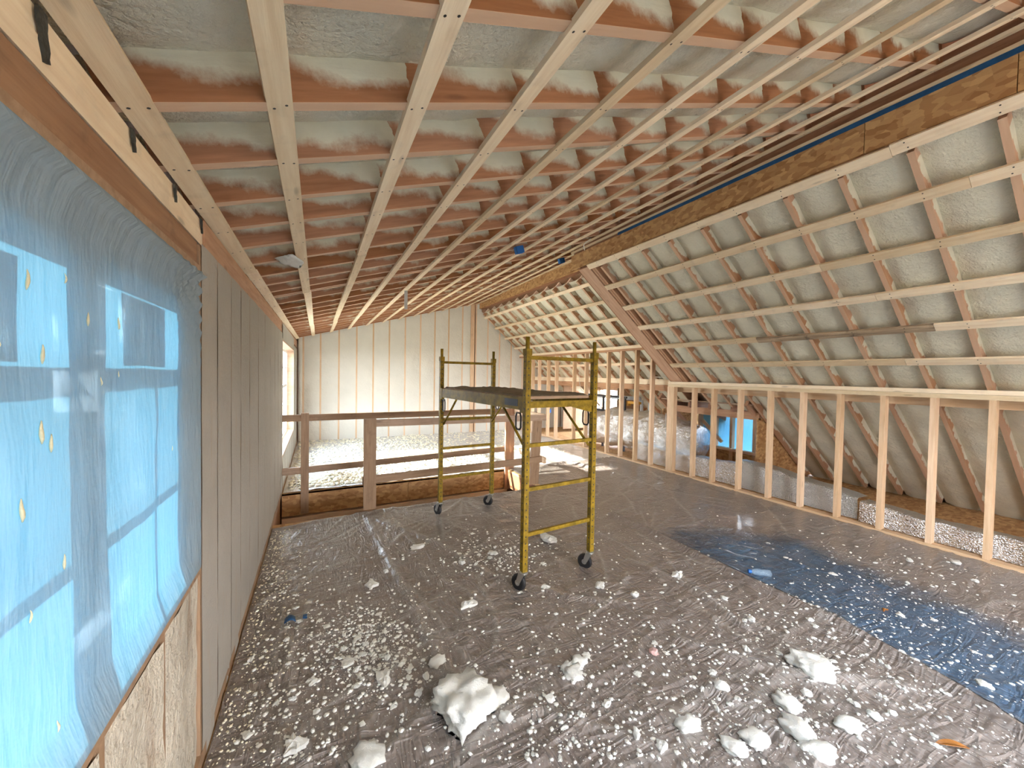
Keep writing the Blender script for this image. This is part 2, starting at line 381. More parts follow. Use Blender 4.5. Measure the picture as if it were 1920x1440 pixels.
class MB:
    def __init__(s): s.v = []; s.f = []
    def add(s, v, f):
        k = len(s.v); s.v += [tuple(p) for p in v]; s.f += [tuple(i+k for i in q) for q in f]
    def box(s, lo, hi, m=None):
        v = [Vector(p) for p in ((lo[0],lo[1],lo[2]),(hi[0],lo[1],lo[2]),(hi[0],hi[1],lo[2]),(lo[0],hi[1],lo[2]),(lo[0],lo[1],hi[2]),(hi[0],lo[1],hi[2]),(hi[0],hi[1],hi[2]),(lo[0],hi[1],hi[2]))]
        if m: v = [m @ p for p in v]
        s.add(v, BOXF)
    def tube(s, pts, r, n=8, closed=False, rs=None):
        pts = [Vector(p) for p in pts]; k = len(pts); vs = []; up = None
        for i, p in enumerate(pts):
            a = pts[(i-1) % k] if (closed or i > 0) else p; b = pts[(i+1) % k] if (closed or i < k-1) else p
            d = (b-a).normalized()
            if up is None: up = d.orthogonal().normalized()
            up = (up - d*up.dot(d)).normalized(); q = d.cross(up)
            rr = rs[i] if rs else r
            vs += [p + (up*math.cos(2*math.pi*j/n) + q*math.sin(2*math.pi*j/n))*rr for j in range(n)]
        f = []
        for i in range(k if closed else k-1):
            i2 = (i+1) % k
            f += [(i*n+j, i*n+(j+1) % n, i2*n+(j+1) % n, i2*n+j) for j in range(n)]
        if not closed: f += [tuple(reversed(range(n))), tuple((k-1)*n+j for j in range(n))]
        s.add(vs, f)
    def lathe(s, prof, n=24, axis='X', c=(0,0,0)):
        vs = []; k = len(prof)
        for (h, r) in prof:
            for j in range(n):
                a = 2*math.pi*j/n
                p = {'X': (h, r*math.cos(a), r*math.sin(a)), 'Z': (r*math.cos(a), r*math.sin(a), h), 'Y': (r*math.sin(a), h, r*math.cos(a))}[axis]
                vs.append((p[0]+c[0], p[1]+c[1], p[2]+c[2]))
        f = [(i*n+j, i*n+(j+1) % n, (i+1)*n+(j+1) % n, (i+1)*n+j) for i in range(k-1) for j in range(n)]
        f += [tuple(reversed(range(n))), tuple((k-1)*n+j for j in range(n))]
        s.add(vs, f)
    def prism(s, poly, axis_vec, t):
        n = len(poly); a = Vector(axis_vec)
        vs = [Vector(p) for p in poly] + [Vector(p)+a*t for p in poly]
        s.add(vs, [tuple(reversed(range(n))), tuple(range(n, 2*n))] + [(i, (i+1) % n, n+(i+1) % n, n+i) for i in range(n)])
    def build(s, name, mat, parent=None, mw=None, smooth=False, local=False):
        """vertices in world space (or in parent space when local)"""
        me = mesh(name, s.v, s.f, smooth)
        if local: mw = (WORLD[parent.name] if parent else Matrix()) @ (mw or Matrix())
        return link(name, me, mat, parent, mw)
def recalc(me):
    b = bmesh.new(); b.from_mesh(me); bmesh.ops.recalc_face_normals(b, faces=b.faces); b.to_mesh(me); b.free()
def fbm(x, y, seed=0, octs=4, gain=0.5):
    """numpy value noise, about -1..1"""
    out = np.zeros_like(x, dtype=float); a = 1.0; tot = 0
    for o in range(octs):
        g = np.random.default_rng(seed*31+o).random((64, 64))*2-1
        xi = np.floor(x).astype(int); yi = np.floor(y).astype(int); fx = x-xi; fy = y-yi
        fx = fx*fx*(3-2*fx); fy = fy*fy*(3-2*fy)
        G = lambda i, j: g[i % 64, j % 64]
        out += a*((G(xi, yi)*(1-fx)+G(xi+1, yi)*fx)*(1-fy) + (G(xi, yi+1)*(1-fx)+G(xi+1, yi+1)*fx)*fy)
        tot += a; a *= gain; x = x*2.03+7.1; y = y*2.03+3.7
    return out/tot
def gridmesh(name, P):
    """P: (n, m, 3) array of points"""
    n, m, _ = P.shape
    idx = np.arange(n*m).reshape(n, m)
    F = np.stack([idx[:-1,:-1], idx[1:,:-1], idx[1:,1:], idx[:-1,1:]], -1).reshape(-1, 4)
    me = bpy.data.meshes.new(name)
    me.vertices.add(n*m); me.vertices.foreach_set('co', P.reshape(-1).astype(np.float32))
    me.loops.add(F.size); me.loops.foreach_set('vertex_index', F.reshape(-1).astype(np.int32))
    me.polygons.add(len(F)); me.polygons.foreach_set('loop_start', np.arange(0, F.size, 4, dtype=np.int32))
    me.polygons.foreach_set('use_smooth', np.ones(len(F), dtype=bool))
    me.update(calc_edges=True); me.validate()
    return me
def at_floor(px, py, z=0.0):
    d = Rv*((px-960)/FPX) - Uv*((py-720)/FPX) + Fv
    k = (z-CAM_H)/d.z
    return (d.x*k, d.y*k)

# ------------------------------------------------------------------ setting: dimensions
XL = -0.42          # face of the left wall
XK = 5.45           # front face of the knee wall
YF = 10.1           # face of the far wall
YB = -2.6           # wall behind the camera
YJ = 4.62           # where the near roof slope ends
XR1, XR2 = 3.44, 4.12   # ridge beam faces, near and far
def zL(x, y):
    t = max(0.0, (y-1.3)/8.8)
    return 2.30 + 0.34*(x+0.38) + t*(0.12 - 0.0617*(x+0.4))
def zN(x): return 1.61 - 0.80*(x-XK)
def zF(x): return 2.30 - 0.83*(x-XK)
NLn = Vector((-0.34, 0, 1)).normalized(); NNn = Vector((0.80, 0, 1)).normalized(); NFn = Vector((0.83, 0, 1)).normalized()

# ------------------------------------------------------------------ outside
MB_g = MB(); MB_g.add([(-60,-60,-3.3),(60,-60,-3.3),(60,60,-3.3),(-60,60,-3.3)], [(0,1,2,3)])
setp(MB_g.build('ground', M_GROUND), 'dark brown ground outside below the windows', 'ground', kind='structure')

# ------------------------------------------------------------------ floor
OX0, OX1, OY0, OY1 = -0.42, 2.96, 4.70, 5.87
fl = empty('floor', 'wood subfloor around the open stair well', 'floor', kind='structure')
for lo, hi in (((-0.62, YB-0.2, -0.03), (7.7, OY0, 0)), ((OX1, OY0, -0.03), (7.7, OY1, 0)), ((-0.62, OY1, -0.03), (7.7, YF+0.2, 0))):
    block('subfloor_panel', lo, hi, M_OSB, fl)
for lo, hi in (((-0.62, OY0-0.04, -0.30), (OX1+0.04, OY0, -0.03)), ((OX1, OY0, -0.30), (OX1+0.04, OY1, -0.03))):
    block('rim_board', lo, hi, M_RED, fl)
board('rim_panel', (-0.42, OY1, -0.16), (1.25, OY1, -0.16), 0.31, 0.04, (0, 1, 0), M_OSB, fl)
board('rim_panel', (1.255, OY1, -0.16), (OX1, OY1, -0.16), 0.31, 0.04, (0, 1, 0), M_OSB, fl)
# lower storey seen through the well
lw = empty('wall_lower', 'framed wall of the lower floor seen down the stair well', 'wall', kind='structure')
board('plate', (-0.42, OY1-0.02, -0.385), (OX1, OY1-0.02, -0.385), 0.09, 0.10, (0, 1, 0), M_STUD, lw)
for x in (-0.38, -0.24, 0.26, 0.66, 1.06, 1.46, 1.86, 2.26, 2.66):
    board('stud', (x, OY1, -0.43), (x, OY1, -2.9), 0.04, 0.09, (0, 1, 0), M_STUD, lw)
board('dark_panel', (-0.42, OY1+0.095, -1.6), (0.36, OY1+0.095, -1.6), 2.4, 0.02, (0, 1, 0), M_NAVY, lw)
block('lower_floor', (-0.62, 2.0, -3.0), (7.7, YF+0.2, -2.9), M_GREY, lw)
block('side_panel', (-0.62, 2.0, -3.0), (-0.44, OY1, -0.03), M_PINK, lw)
block('end_panel', (-0.62, 2.0, -3.0), (7.7, 2.05, -0.03), M_GREY, lw)
block('outlet_box', (-0.24, OY1-0.03, -0.50), (-0.19, OY1-0.005, -0.45), M_WHITE, lw)

# plastic over the floor
def ridge(X, Y, pts, a, wd):
    D = np.full(X.shape, 9.0)
    for (x0, y0), (x1, y1) in zip(pts[:-1], pts[1:]):
        dx, dy = x1-x0, y1-y0; L2 = dx*dx+dy*dy+1e-9
        t = np.clip(((X-x0)*dx+(Y-y0)*dy)/L2, 0, 1)
        D = np.minimum(D, np.hypot(X-x0-t*dx, Y-y0-t*dy))
    return a*np.exp(-(D/wd)**2)
px = lambda *p: [at_floor(a, b) for a, b in p]
FOLDS = [(px((690,975),(760,1110),(830,1250),(900,1330)), 0.022, 0.035), (px((700,975),(800,1010),(920,1080),(1060,1120),(1180,1135)), 0.018, 0.03),
         (px((1330,1290),(1440,1370),(1530,1440)), 0.03, 0.03), (px((1180,1050),(1290,1100),(1400,1180)), 0.014, 0.03),
         (px((1010,880),(1035,872),(1062,868),(1085,871),(1106,879)), 0.035, 0.05), (px((540,1180),(545,1300),(520,1420)), 0.012, 0.03),
         (px((960,1330),(1100,1360),(1220,1400)), 0.014, 0.03), (px((700,1440),(790,1350),(830,1310)), 0.014, 0.03),
         (px((1120,1000),(1180,1030),(1240,1090)), 0.012, 0.025), (px((830,965),(880,930),(930,915)), 0.014, 0.025),
         (px((820,968),(760,1000),(720,1040)), 0.012, 0.025), (px((1270,1200),(1450,1260),(1700,1290)), 0.016, 0.04),
         (px((930,950),(1000,1000),(1060,1030)), 0.012, 0.025)]
SEAM = [(3.13, 3.4), (3.15, 2.73), (3.12, 1.81), (3.14, 1.24), (3.09, 0.88), (3.04, 0.64), (2.93, 0.35), (2.9, -0.5)]
_cr = random.Random(4)
CREASES = []
for _ in range(95):
    x0, y0 = _cr.uniform(-.4, 5.3), _cr.uniform(.3, 4.6) if _cr.random() < .8 else _cr.uniform(5.9, 8)
    a = _cr.choice((R(35), R(60), R(100), R(130), R(15)))+_cr.gauss(0, .25); L = _cr.uniform(.3, 1.3); b = _cr.gauss(0, .25); pts_ = [(x0, y0)]
    for k in range(5):
        a += b*.4+_cr.gauss(0, .08); pts_.append((pts_[-1][0]+math.cos(a)*L/5, pts_[-1][1]+math.sin(a)*L/5))
    CREASES.append((pts_, _cr.uniform(.004, .012), _cr.uniform(.012, .02)))
# pull lines fanning out from the stair edge and the casters
for cx, cy, a0, a1, n_, L in ((.75, 4.6, -2.6, -.3, 9, 1.1), (1.7, 4.62, -2.4, -.6, 7, .8), (1.28, 4.2, -2.8, -.5, 6, .7), (3.2, 2.9, -1.2, .9, 7, 1.0)):
    for k in range(n_):
        a = a0+(a1-a0)*k/(n_-1)+_cr.gauss(0, .08)
        CREASES.append(([(cx+math.cos(a)*q, cy+math.sin(a)*q+.03*math.sin(q*5+k)) for q in np.linspace(.08, L*_cr.uniform(.5, 1), 6)], _cr.uniform(.006, .013), .015))
def crease_h(X, Y, attr=False):
    out = np.zeros(X.shape)
    for pts_, a, wd in CREASES:
        xs_2 = [p[0] for p in pts_]; ys_2 = [p[1] for p in pts_]
        m_ = (X > min(xs_2)-.07) & (X < max(xs_2)+.07) & (Y > min(ys_2)-.07) & (Y < max(ys_2)+.07)
        if m_.any(): out[m_] = np.maximum(out[m_], ridge(X[m_], Y[m_], pts_, 1.0 if attr else a, wd))
    return out
def sheet_h(X, Y):
    h = 0.008 + 0.005*fbm(X*2.2, Y*2.2, 3, 3) + 0.004*np.abs(fbm(X*7+Y*2, Y*5, 4, 2))
    cr = np.abs(fbm(X*1.6+0.4*Y, Y*2.8, 9, 3)); h = h + 0.011*np.exp(-(cr/0.05)**2)
    for p, a, wd in FOLDS: h = h + ridge(X, Y, p, a, wd)
    h = h + ridge(X, Y, SEAM, 0.035, 0.045) + crease_h(X, Y)
    return np.maximum(h, 0.003)
def sheet(name, x0, x1, y0, y1, res, mat, label, hook=None):
    xs = np.linspace(x0, x1, int((x1-x0)/res)+1); ys = np.linspace(y0, y1, int((y1-y0)/res)+1)
    X, Y = np.meshgrid(xs, ys, indexing='ij')
    P = np.stack([X, Y, sheet_h(X, Y)], -1)
    if hook: P = hook(P)
    me = gridmesh(name, P)
    cv = crease_h(X, Y, True)
    for p, a, wd in FOLDS: cv = np.maximum(cv, ridge(X, Y, p, .8, wd*.6))
    at = me.attributes.new('crease', 'FLOAT', 'POINT'); at.data.foreach_set('value', cv.reshape(-1).astype(np.float32))
    return setp(link(name, me, mat), label, 'plastic sheet')
def near_hook(P):
    # the end of the sheet hangs over the well edge right of the post
    X, Y = P[..., 0], P[..., 1]
    edge = 4.69 + 0.05*fbm(X*3, X*0+1, 8, 3) - 0.10*np.clip((0.5-X)/0.9, 0, 1)
    s = np.clip((Y-(edge-0.10))/0.10, 0, 1)
    P[..., 2] += 0.015*np.sin(s*np.pi)
    P[..., 1] = np.where(Y > edge, edge + 0.012, Y)
    P[..., 2] = np.where((Y > edge), np.minimum(P[..., 2], 0.012) - (Y-edge)*0.35, P[..., 2])
    return P
sheet('plastic_sheet', XL+0.01, 3.0, YB, 4.75, 0.018, M_SHEET, 'crinkled brown plastic sheet on the floor between the left wall and the scaffold', near_hook)
sheet('plastic_sheet', 2.985, XK, YB, OY1+0.05, 0.022, M_SHEET, 'brown plastic sheet on the floor along the short stud wall')
sheet('plastic_sheet', XL+0.01, XK, OY1+0.01, YF, 0.04, M_SHEET_FAR, 'pale plastic sheet on the floor beyond the stair well')
# bluish film lapped beside the seam
lo = [(3.19, 2.85), (3.14, 1.81), (3.16, 1.24), (3.12, 0.88), (3.07, 0.64), (2.96, 0.35), (2.93, -0.6)]
hi = [(3.40, 2.95), (4.65, 2.1), (4.45, 1.71), (4.35, 1.18), (4.3, 0.81), (4.25, 0.5), (4.2, -0.6)]
def resample(p, n):
    p = np.array(p); d = np.r_[0, np.cumsum(np.hypot(*np.diff(p, axis=0).T))]; s = np.linspace(0, d[-1], n)
    return np.stack([np.interp(s, d, p[:, 0]), np.interp(s, d, p[:, 1])], -1)
A, B = resample(lo, 120), resample(hi, 120)
tt = np.linspace(0, 1, 46)[None, :, None]
Q = A[:, None, :]*(1-tt) + B[:, None, :]*tt
P = np.concatenate([Q, (sheet_h(Q[..., 0], Q[..., 1])+0.006)[..., None]], -1)
me = gridmesh('blue_film', P)
uvl = me.uv_layers.new(name='UVMap')
li = np.zeros(len(me.loops), dtype=np.int32); me.loops.foreach_get('vertex_index', li)
uvl.data.foreach_set('uv', np.stack([(li//46)/119.0, (li % 46)/45.0], -1).reshape(-1).astype(np.float32))
setp(link('blue_film', me, M_BLUEFILM), 'dusty blue-grey plastic film on the floor along the sheet seam', 'plastic film')

# ------------------------------------------------------------------ left ceiling
def screws(parent, p0, p1, ys, x_off, n, z):
    pass
SKY_X0, SKY_X1, SKY_Y0, SKY_Y1 = 0.3, 3.1, -2.45, -0.55     # unseen roof opening behind the camera, added to let light in
cl = empty('ceiling', 'low-pitched ceiling of rafters, foam and light wood strapping', 'ceiling', kind='structure')
LR = [-2.45, -2.07, -1.69, -1.31, -0.93, -0.55, -0.17, 0.20, 0.56, 0.93, 1.30, 1.63, 1.96, 2.27, 2.61, 2.99, 3.36, 3.70, 4.02, 4.27, 4.34]
LRF = [4.75, 5.2, 5.6, 6.0, 6.42, 6.86, 7.3, 7.75, 8.2, 8.65, 9.1, 9.55, 10.0]
TH = 0.019
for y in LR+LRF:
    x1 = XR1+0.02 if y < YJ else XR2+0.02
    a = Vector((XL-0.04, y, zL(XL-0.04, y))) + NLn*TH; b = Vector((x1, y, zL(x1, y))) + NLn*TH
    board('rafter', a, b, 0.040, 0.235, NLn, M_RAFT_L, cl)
def bay(name, xa, xb, ya, yb, zf, nrm, off, mat, parent, seed, nu=46, nv=8, dome=0.03, side=1):
    us = np.linspace(0, 1, nu); vs = np.linspace(0, 1, nv)
    U, V = np.meshgrid(us, vs, indexing='ij')
    X = xa+(xb-xa)*U; Y = ya+(yb-ya)*V
    Z = np.vectorize(zf)(X, Y)
    h = off + dome*(np.sin(V*np.pi)**0.6)*(-1) + dome + 0.016*fbm(X*2.3+seed, Y*4+seed, seed, 4) + 0.010*fbm(X*9+seed, Y*9, seed+3, 3)
    P = np.stack([X + nrm.x*h, Y + 0*h, Z + nrm.z*h], -1)
    # wrap local coordinates to the panel's middle
    c = P.mean(axis=(0, 1)); me = gridmesh(name, P-c)
    return link(name, me, mat, parent, Matrix.Translation(c))
allr = LR+LRF
for i, (ya, yb) in enumerate(zip(allr[:-1], allr[1:])):
    if yb-ya < 0.12: continue
    x1 = XR1+0.03 if ya < 4.4 else XR2+0.03
    if SKY_Y0-.01 < ya and yb < SKY_Y1+.01:
        bay('foam_panel', XL-0.06, SKY_X0, ya+0.018, yb-0.018, zL, NLn, TH+0.095, M_FOAM, cl, i+1, nu=12)
        bay('foam_panel', SKY_X1, x1, ya+0.018, yb-0.018, zL, NLn, TH+0.095, M_FOAM, cl, i+1, nu=20)
        continue
    bay('foam_panel', XL-0.06, x1, ya+0.018, yb-0.018, zL, NLn, TH+0.095, M_FOAM, cl, i+1)
LS = [-0.095, 0.292, 0.685, 1.095, 1.485, 1.87, 2.26, 2.65, 3.03]
def screw_rows(strap, p0, p1, rows, wd, n):
    """two dark screw heads at each rafter"""
    mb = MB(); d = (p1-p0).normalized(); s = n.cross(d).normalized()
    for r_ in rows:
        c = p0 + d*r_
        for q in (-1, 1):
            cc = c + s*q*wd*(0.24+0.05*random.random()) + d*random.uniform(-0.008, 0.008)
            rr = 0.0048
            vs = [cc + (d*math.cos(a)+s*math.sin(a))*rr - n*0.0006 for a in [2*math.pi*k/6 for k in range(6)]]
            mb.add(vs + [cc - n*0.0012], [(k, (k+1) % 6, 6) for k in range(6)])
    o = mb.build('screw_heads', M_SCREW, strap); o['kind'] = 'stuff'
def strap_L(x, y0, y1, wd=0.068, jog=0.0):
    # strapping is several lengths butted together
    cuts = [y0] + sorted(y0+(y1-y0)*f for f in (0.36+0.2*random.random(), 0.68+0.15*random.random())) + [y1]
    for a, b in zip(cuts[:-1], cuts[1:]):
        p0 = Vector((x+random.uniform(-0.008, 0.008), a, 0)); p1 = Vector((x+random.uniform(-0.008, 0.008)+jog, b-0.002, 0))
        p0.z = zL(p0.x, a); p1.z = zL(p1.x, b)
        o = board('strap', p0, p1, wd, TH, NLn, M_STRAP, cl)
        screw_rows(o, p0, p1, [y-a for y in allr if a+0.03 < y < b-0.03 and y < 6.2], wd, NLn)
strap_L(-0.407, YB, YF, 0.072)
for x in LS: strap_L(x, YB, YF)
for x in (3.385,): strap_L(x, YB, 4.9)
for x in (3.40, 3.74, 4.05): strap_L(x, 4.9, YF, 0.06)
# roof deck above
mb = MB(); h = 0.29
def deckL(x0, x1, y0, y1, lift=0.0):
    a0 = Vector((x0, 0, 2.30+0.34*(x0+.38))) + NLn*h; a1 = Vector((x1, 0, 2.30+0.34*(x1+.38))) + NLn*h
    mb.prism([(a0.x, y0, a0.z), (a1.x, y0, a1.z), (a1.x, y1, a1.z), (a0.x, y1, a0.z+lift)], NLn, 0.03)
deckL(-.75, 4.6, YB-.2, SKY_Y0); deckL(-.75, 4.6, SKY_Y1, YF+.25, .12); deckL(-.75, SKY_X0, SKY_Y0, SKY_Y1); deckL(SKY_X1, 4.6, SKY_Y0, SKY_Y1)
_dk = mb.build('roof_deck', M_GREY, cl); recalc(_dk.data)

# ridge beam pieces
board('ridge_beam', (XR1+0.022, YB, 3.56), (XR1+0.022, 4.72, 3.56), 0.53, 0.09, (1, 0, 0), M_RED, cl)
OSB_Y = [YB, -1.3, 0.62, 1.28, 3.48, 4.76]
for a, b in zip(OSB_Y[:-1], OSB_Y[1:]):
    board('osb_strip', (XR1, a, 3.374), (XR1, b-0.004, 3.374), 0.214, 0.022, (1, 0, 0), M_OSB, cl)
board('edge_strip', (XR1-0.004, YB, 3.529), (XR1-0.004, 4.76, 3.529), 0.026, 0.026, (1, 0, 0), M_STRAP, cl)
board('blue_tape', (XR1-0.006, YB, 3.498), (XR1-0.006, 3.75, 3.498), 0.034, 0.006, (1, 0, 0), M_BLUE, cl)
board('ridge_beam', (XR2+0.022, YJ, 3.75), (XR2+0.022, YF, 3.75), 0.44, 0.09, (1, 0, 0), M_RED, cl)
for a, b in ((YJ, 7.3), (7.3, YF)):
    board('osb_strip', (XR2, a, 3.64), (XR2, b-0.004, 3.64), 0.205, 0.022, (1, 0, 0), M_OSB, cl)
board('edge_strip', (XR2-0.004, YJ, 3.752), (XR2-0.004, YF, 3.752), 0.022, 0.026, (1, 0, 0), M_STRAP, cl)
# blue electrical boxes and foam scrap stuck up among the rafters
for x, y in ((2.09, 3.93), (3.66, 5.35)):
    mb = MB(); z = zL(x, y)
    c = Matrix.Translation((x, y, z)) @ Matrix.Rotation(R(-18), 4, 'Y')
    for lo, hi in (((-.05,-.03,.02),(.05,.03,.03)), ((-.05,-.03,-.05),(-.045,.03,.02)), ((.045,-.03,-.05),(.05,.03,.02)), ((-.05,-.03,-.05),(.05,-.026,.02)), ((-.05,.026,-.05),(.05,.03,.02))):
        mb.box(lo, hi, c)
    o = mb.build('electrical_box', M_BLUEBOX)
    setp(o, 'blue electrical box among the ceiling straps, the ' + ('nearer and larger one' if x < 3 else 'small one by the ridge'), 'electrical box')

# ------------------------------------------------------------------ right slope, near
cr = empty('ceiling', 'steep near roof slope of foam bays crossed by light straps', 'ceiling', kind='structure')
NRaf = [-2.4, -2.0, -1.6, -1.2, -0.83, -0.45, -0.07, 0.30, 0.68, 1.06, 1.44, 1.82, 2.21, 2.60, 3.01, 3.40, 3.80, 4.15]
def slopeboard(name, x0, x1, y, zf, n, wd, th, mat, parent, lift=TH):
    a = Vector((x0, y, zf(x0))) + n*lift; b = Vector((x1, y, zf(x1))) + n*lift
    return board(name, a, b, wd, th, n, mat, parent)
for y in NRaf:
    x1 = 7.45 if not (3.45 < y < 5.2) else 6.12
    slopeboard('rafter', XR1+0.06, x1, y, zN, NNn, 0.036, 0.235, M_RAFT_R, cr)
for i, (ya, yb) in enumerate(zip(NRaf[:-1], NRaf[1:])):
    x1 = 7.55 if yb < 3.5 else 6.12
    bay('foam_panel', XR1+0.06, x1, ya+0.018, yb-0.018, lambda x, y: zN(x), NNn, TH+0.058, M_FOAM_R, cr, 100+i, dome=0.035)
NS = [3.448, 3.772, 4.118, 4.452, 4.80, 5.16]
for x in NS:
    cuts = [YB, 0.4+random.random()*1.6, 4.33+random.uniform(-.03, .03)] if x != 4.80 else [YB, 1.25, 2.75, 4.34]
    for a, b in zip(cuts[:-1], cuts[1:]):
        p0 = Vector((x+random.uniform(-.01, .01), a, 0)); p1 = Vector((x+random.uniform(-.01, .01), b-0.002, 0)); p0.z = zN(p0.x); p1.z = zN(p1.x)
        o = board('strap', p0, p1, 0.082, TH, NNn, M_CHAR if (x == 4.80 and a == 1.25) else M_STRAP, cr)
        screw_rows(o, p0, p1, [y-a for y in NRaf if a+0.03 < y < b-0.03], 0.082, NNn)
# doubled rafter closing the near slope, with a flat board on its underside
slopeboard('rafter', XR1+0.03, 5.53, 4.27, zN, NNn, 0.036, 0.24, M_PINK, cr)
slopeboard('rafter', XR1+0.03, 5.53, 4.315, zN, NNn, 0.036, 0.24, M_PINK, cr)
slopeboard('edge_board', XR1+0.0, 5.50, 4.46, zN, NNn, 0.22, 0.038, M_PINK, cr, 0.012)
slopeboard('rafter', XR1+0.03, 5.53, 4.58, zN, NNn, 0.036, 0.24, M_RED, cr)
mb = MB(); d0 = Vector((3.4, 0, zN(3.4)))+NNn*0.27; d1 = Vector((7.9, 0, zN(7.9)))+NNn*0.27
for ya, yb, xe in ((YB-0.2, 3.45, 7.9), (3.45, 4.62, 6.2)):
    q = Vector((xe, 0, zN(xe)))+NNn*0.27
    mb.prism([(d0.x, ya, d0.z), (d0.x, yb, d0.z), (q.x, yb, q.z), (q.x, ya, q.z)], NNn, 0.03)
o = mb.build('roof_deck', M_GREY, cr); recalc(o.data)
# ------------------------------------------------------------------ right slope, far
cf = empty('ceiling', 'far roof slope beyond the doubled rafter, foam bays and straps', 'ceiling', kind='structure')
FRaf = [4.72, 5.2, 5.61, 6.01, 6.41, 6.86, 7.3, 7.75, 8.2, 8.65, 9.1, 9.55, 9.98]
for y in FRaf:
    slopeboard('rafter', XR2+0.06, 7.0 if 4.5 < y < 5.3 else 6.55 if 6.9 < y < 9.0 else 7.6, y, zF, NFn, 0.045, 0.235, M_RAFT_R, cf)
for i, (ya, yb) in enumerate(zip([4.62]+FRaf, FRaf+[YF])):
    if yb-ya < 0.09: continue
    bay('foam_panel', XR2+0.06, 6.55 if 6.85 < ya < 9.0 else 7.7, ya+0.018, yb-0.018, lambda x, y: zF(x), NFn, TH+0.07, M_FOAM_R, cf, 200+i, dome=0.045)
for x in (4.265, 4.60, 4.935, 5.26, 5.90):
    p0 = Vector((x, YJ, zF(x))); p1 = Vector((x+0.01, YF, zF(x+0.01)))
    board('strap', p0, p1, 0.07, TH, NFn, M_STRAP, cf)
mb = MB(); d0 = Vector((4.1, 0, zF(4.1)))+NFn*0.27
for ya, yb, xe in ((4.62, 6.88, 7.9), (6.88, 9.08, 6.6), (9.08, YF+.2, 7.9)):
    q = Vector((xe, 0, zF(xe)))+NFn*0.27
    mb.prism([(d0.x, ya, d0.z), (d0.x, yb, d0.z), (q.x, yb, q.z), (q.x, ya, q.z)], NFn, 0.03)
mb.box((6.5, 6.83, 1.50), (7.95, 9.13, 1.54)); mb.box((6.4, 6.85, 0.1), (7.9, 6.88, 1.5)); mb.box((6.4, 9.08, 0.1), (7.9, 9.11, 1.5))
o = mb.build('roof_deck', M_GREY, cf); recalc(o.data)
mb = MB(); mb.prism([(3.5, 4.62, zN(3.5)+0.12), (3.5, 4.62, 4.3), (4.3, 4.62, 4.4), (7.9, 4.62, 0.9), (7.9, 4.62, 0.6), (6.2, 4.62, zN(6.2)+0.1), (5.5, 4.62, zN(5.5)+0.12)], (0, 1, 0), 0.02)
o = mb.build('cheek_panel', M_RED, cf); recalc(o.data)

# ------------------------------------------------------------------ far wall
wf = empty('wall_far', 'bright cream foam end wall with thin stud lines', 'wall', kind='structure')
FS = [-0.30, 0.06, 0.46, 0.86, 1.25, 1.64, 2.04, 2.44, 2.83, 3.22, 3.62]
FS2 = [4.03, 4.40, 4.78, 5.17, 5.56]
def topz(x):
    return zL(x, YF)+0.05 if x < XR2+0.05 else min(zL(x, YF)+0.05, zF(x)+0.12)
for x in FS+FS2:
    board('stud', (x, YF-0.002, -0.0), (x, YF-0.002, topz(x)), 0.036 , 0.09, (0, 1, 0), M_STUD, wf)
board('post', (3.92, YF-0.012, 0), (3.92, YF-0.012, topz(3.92)), 0.115, 0.10, (0, 1, 0), M_STUD, wf)
xs_ = [XL]+FS+[3.92]+FS2+[6.2, 7.0, 7.8]
for i, (xa, xb) in enumerate(zip(xs_[:-1], xs_[1:])):
    wa = 0.06 if abs(xa-3.92) < 0.01 else 0.018; wb = 0.06 if abs(xb-3.92) < 0.01 else 0.018
    xa += wa; xb -= wb
    if xb-xa < 0.05: continue
    us = np.linspace(0, 1, 10); vs = np.linspace(0, 1, 60)
    U, V = np.meshgrid(us, vs, indexing='ij'); X = xa+(xb-xa)*U
    Zt = np.vectorize(topz)(X); Z = V*np.maximum(Zt, 0.05)
    bul = -0.012*np.sin(U*np.pi) - 0.010*np.maximum(0, fbm(X*5+i, Z*3, 40+i, 4)) - 0.006*fbm(X*14, Z*12, 50+i, 3)
    Pn = np.stack([X, YF+bul, Z], -1); c = Pn.mean(axis=(0, 1))
    link('foam_panel', gridmesh('foam_panel', Pn-c), M_FOAM_W, wf, Matrix.Translation(c))
mb = MB(); mb.box((-0.75, YF+0.1, -3.2), (8.0, YF+0.16, 4.6)); mb.build('sheathing', M_GREY, wf)

# ------------------------------------------------------------------ left wall
wl = empty('wall_left', 'left wall of shaved grey foam between studs, header above the window', 'wall', kind='structure')
WY0, WY1, WZ0, WZ1 = -0.45, 1.90, 0.86, 2.03      # near window opening
FY0, FY1, FZ0, FZ1 = 5.95, 8.62, 0.50, 2.06       # far window opening
LSY = [-2.4, -1.9, -1.4, -0.9, -0.47, 1.94, 2.22, 2.54, 2.83, 3.17, 3.6, 4.02, 4.44, 4.9, 5.3, 5.62, 5.93, 8.64, 9.0, 9.4, 9.8]
ZT = 2.15
for y in LSY:
    board('stud', (XL-0.003, y, 0), (XL-0.003, y, ZT), 0.03, 0.13, (-1, 0, 0), M_GREY, wl)
def lpanel(ya, yb, za, zb, mat, seed, amp=0.0012, depth=0.0):
    n1 = max(4, int((yb-ya)/0.05)); n2 = max(6, int((zb-za)/0.05))
    U, V = np.meshgrid(np.linspace(0, 1, n1), np.linspace(0, 1, n2), indexing='ij')
    Y = ya+(yb-ya)*U; Z = za+(zb-za)*V
    X = XL - depth + amp*1.2*fbm(Y*6+seed, Z*4, seed, 4) + 0.002*np.sin(U*np.pi)
    P = np.stack([X, Y, Z], -1)[:, ::-1]; c = P.mean(axis=(0, 1))
    link('foam_panel', gridmesh('foam_panel', P-c), mat, wl, Matrix.Translation(c))
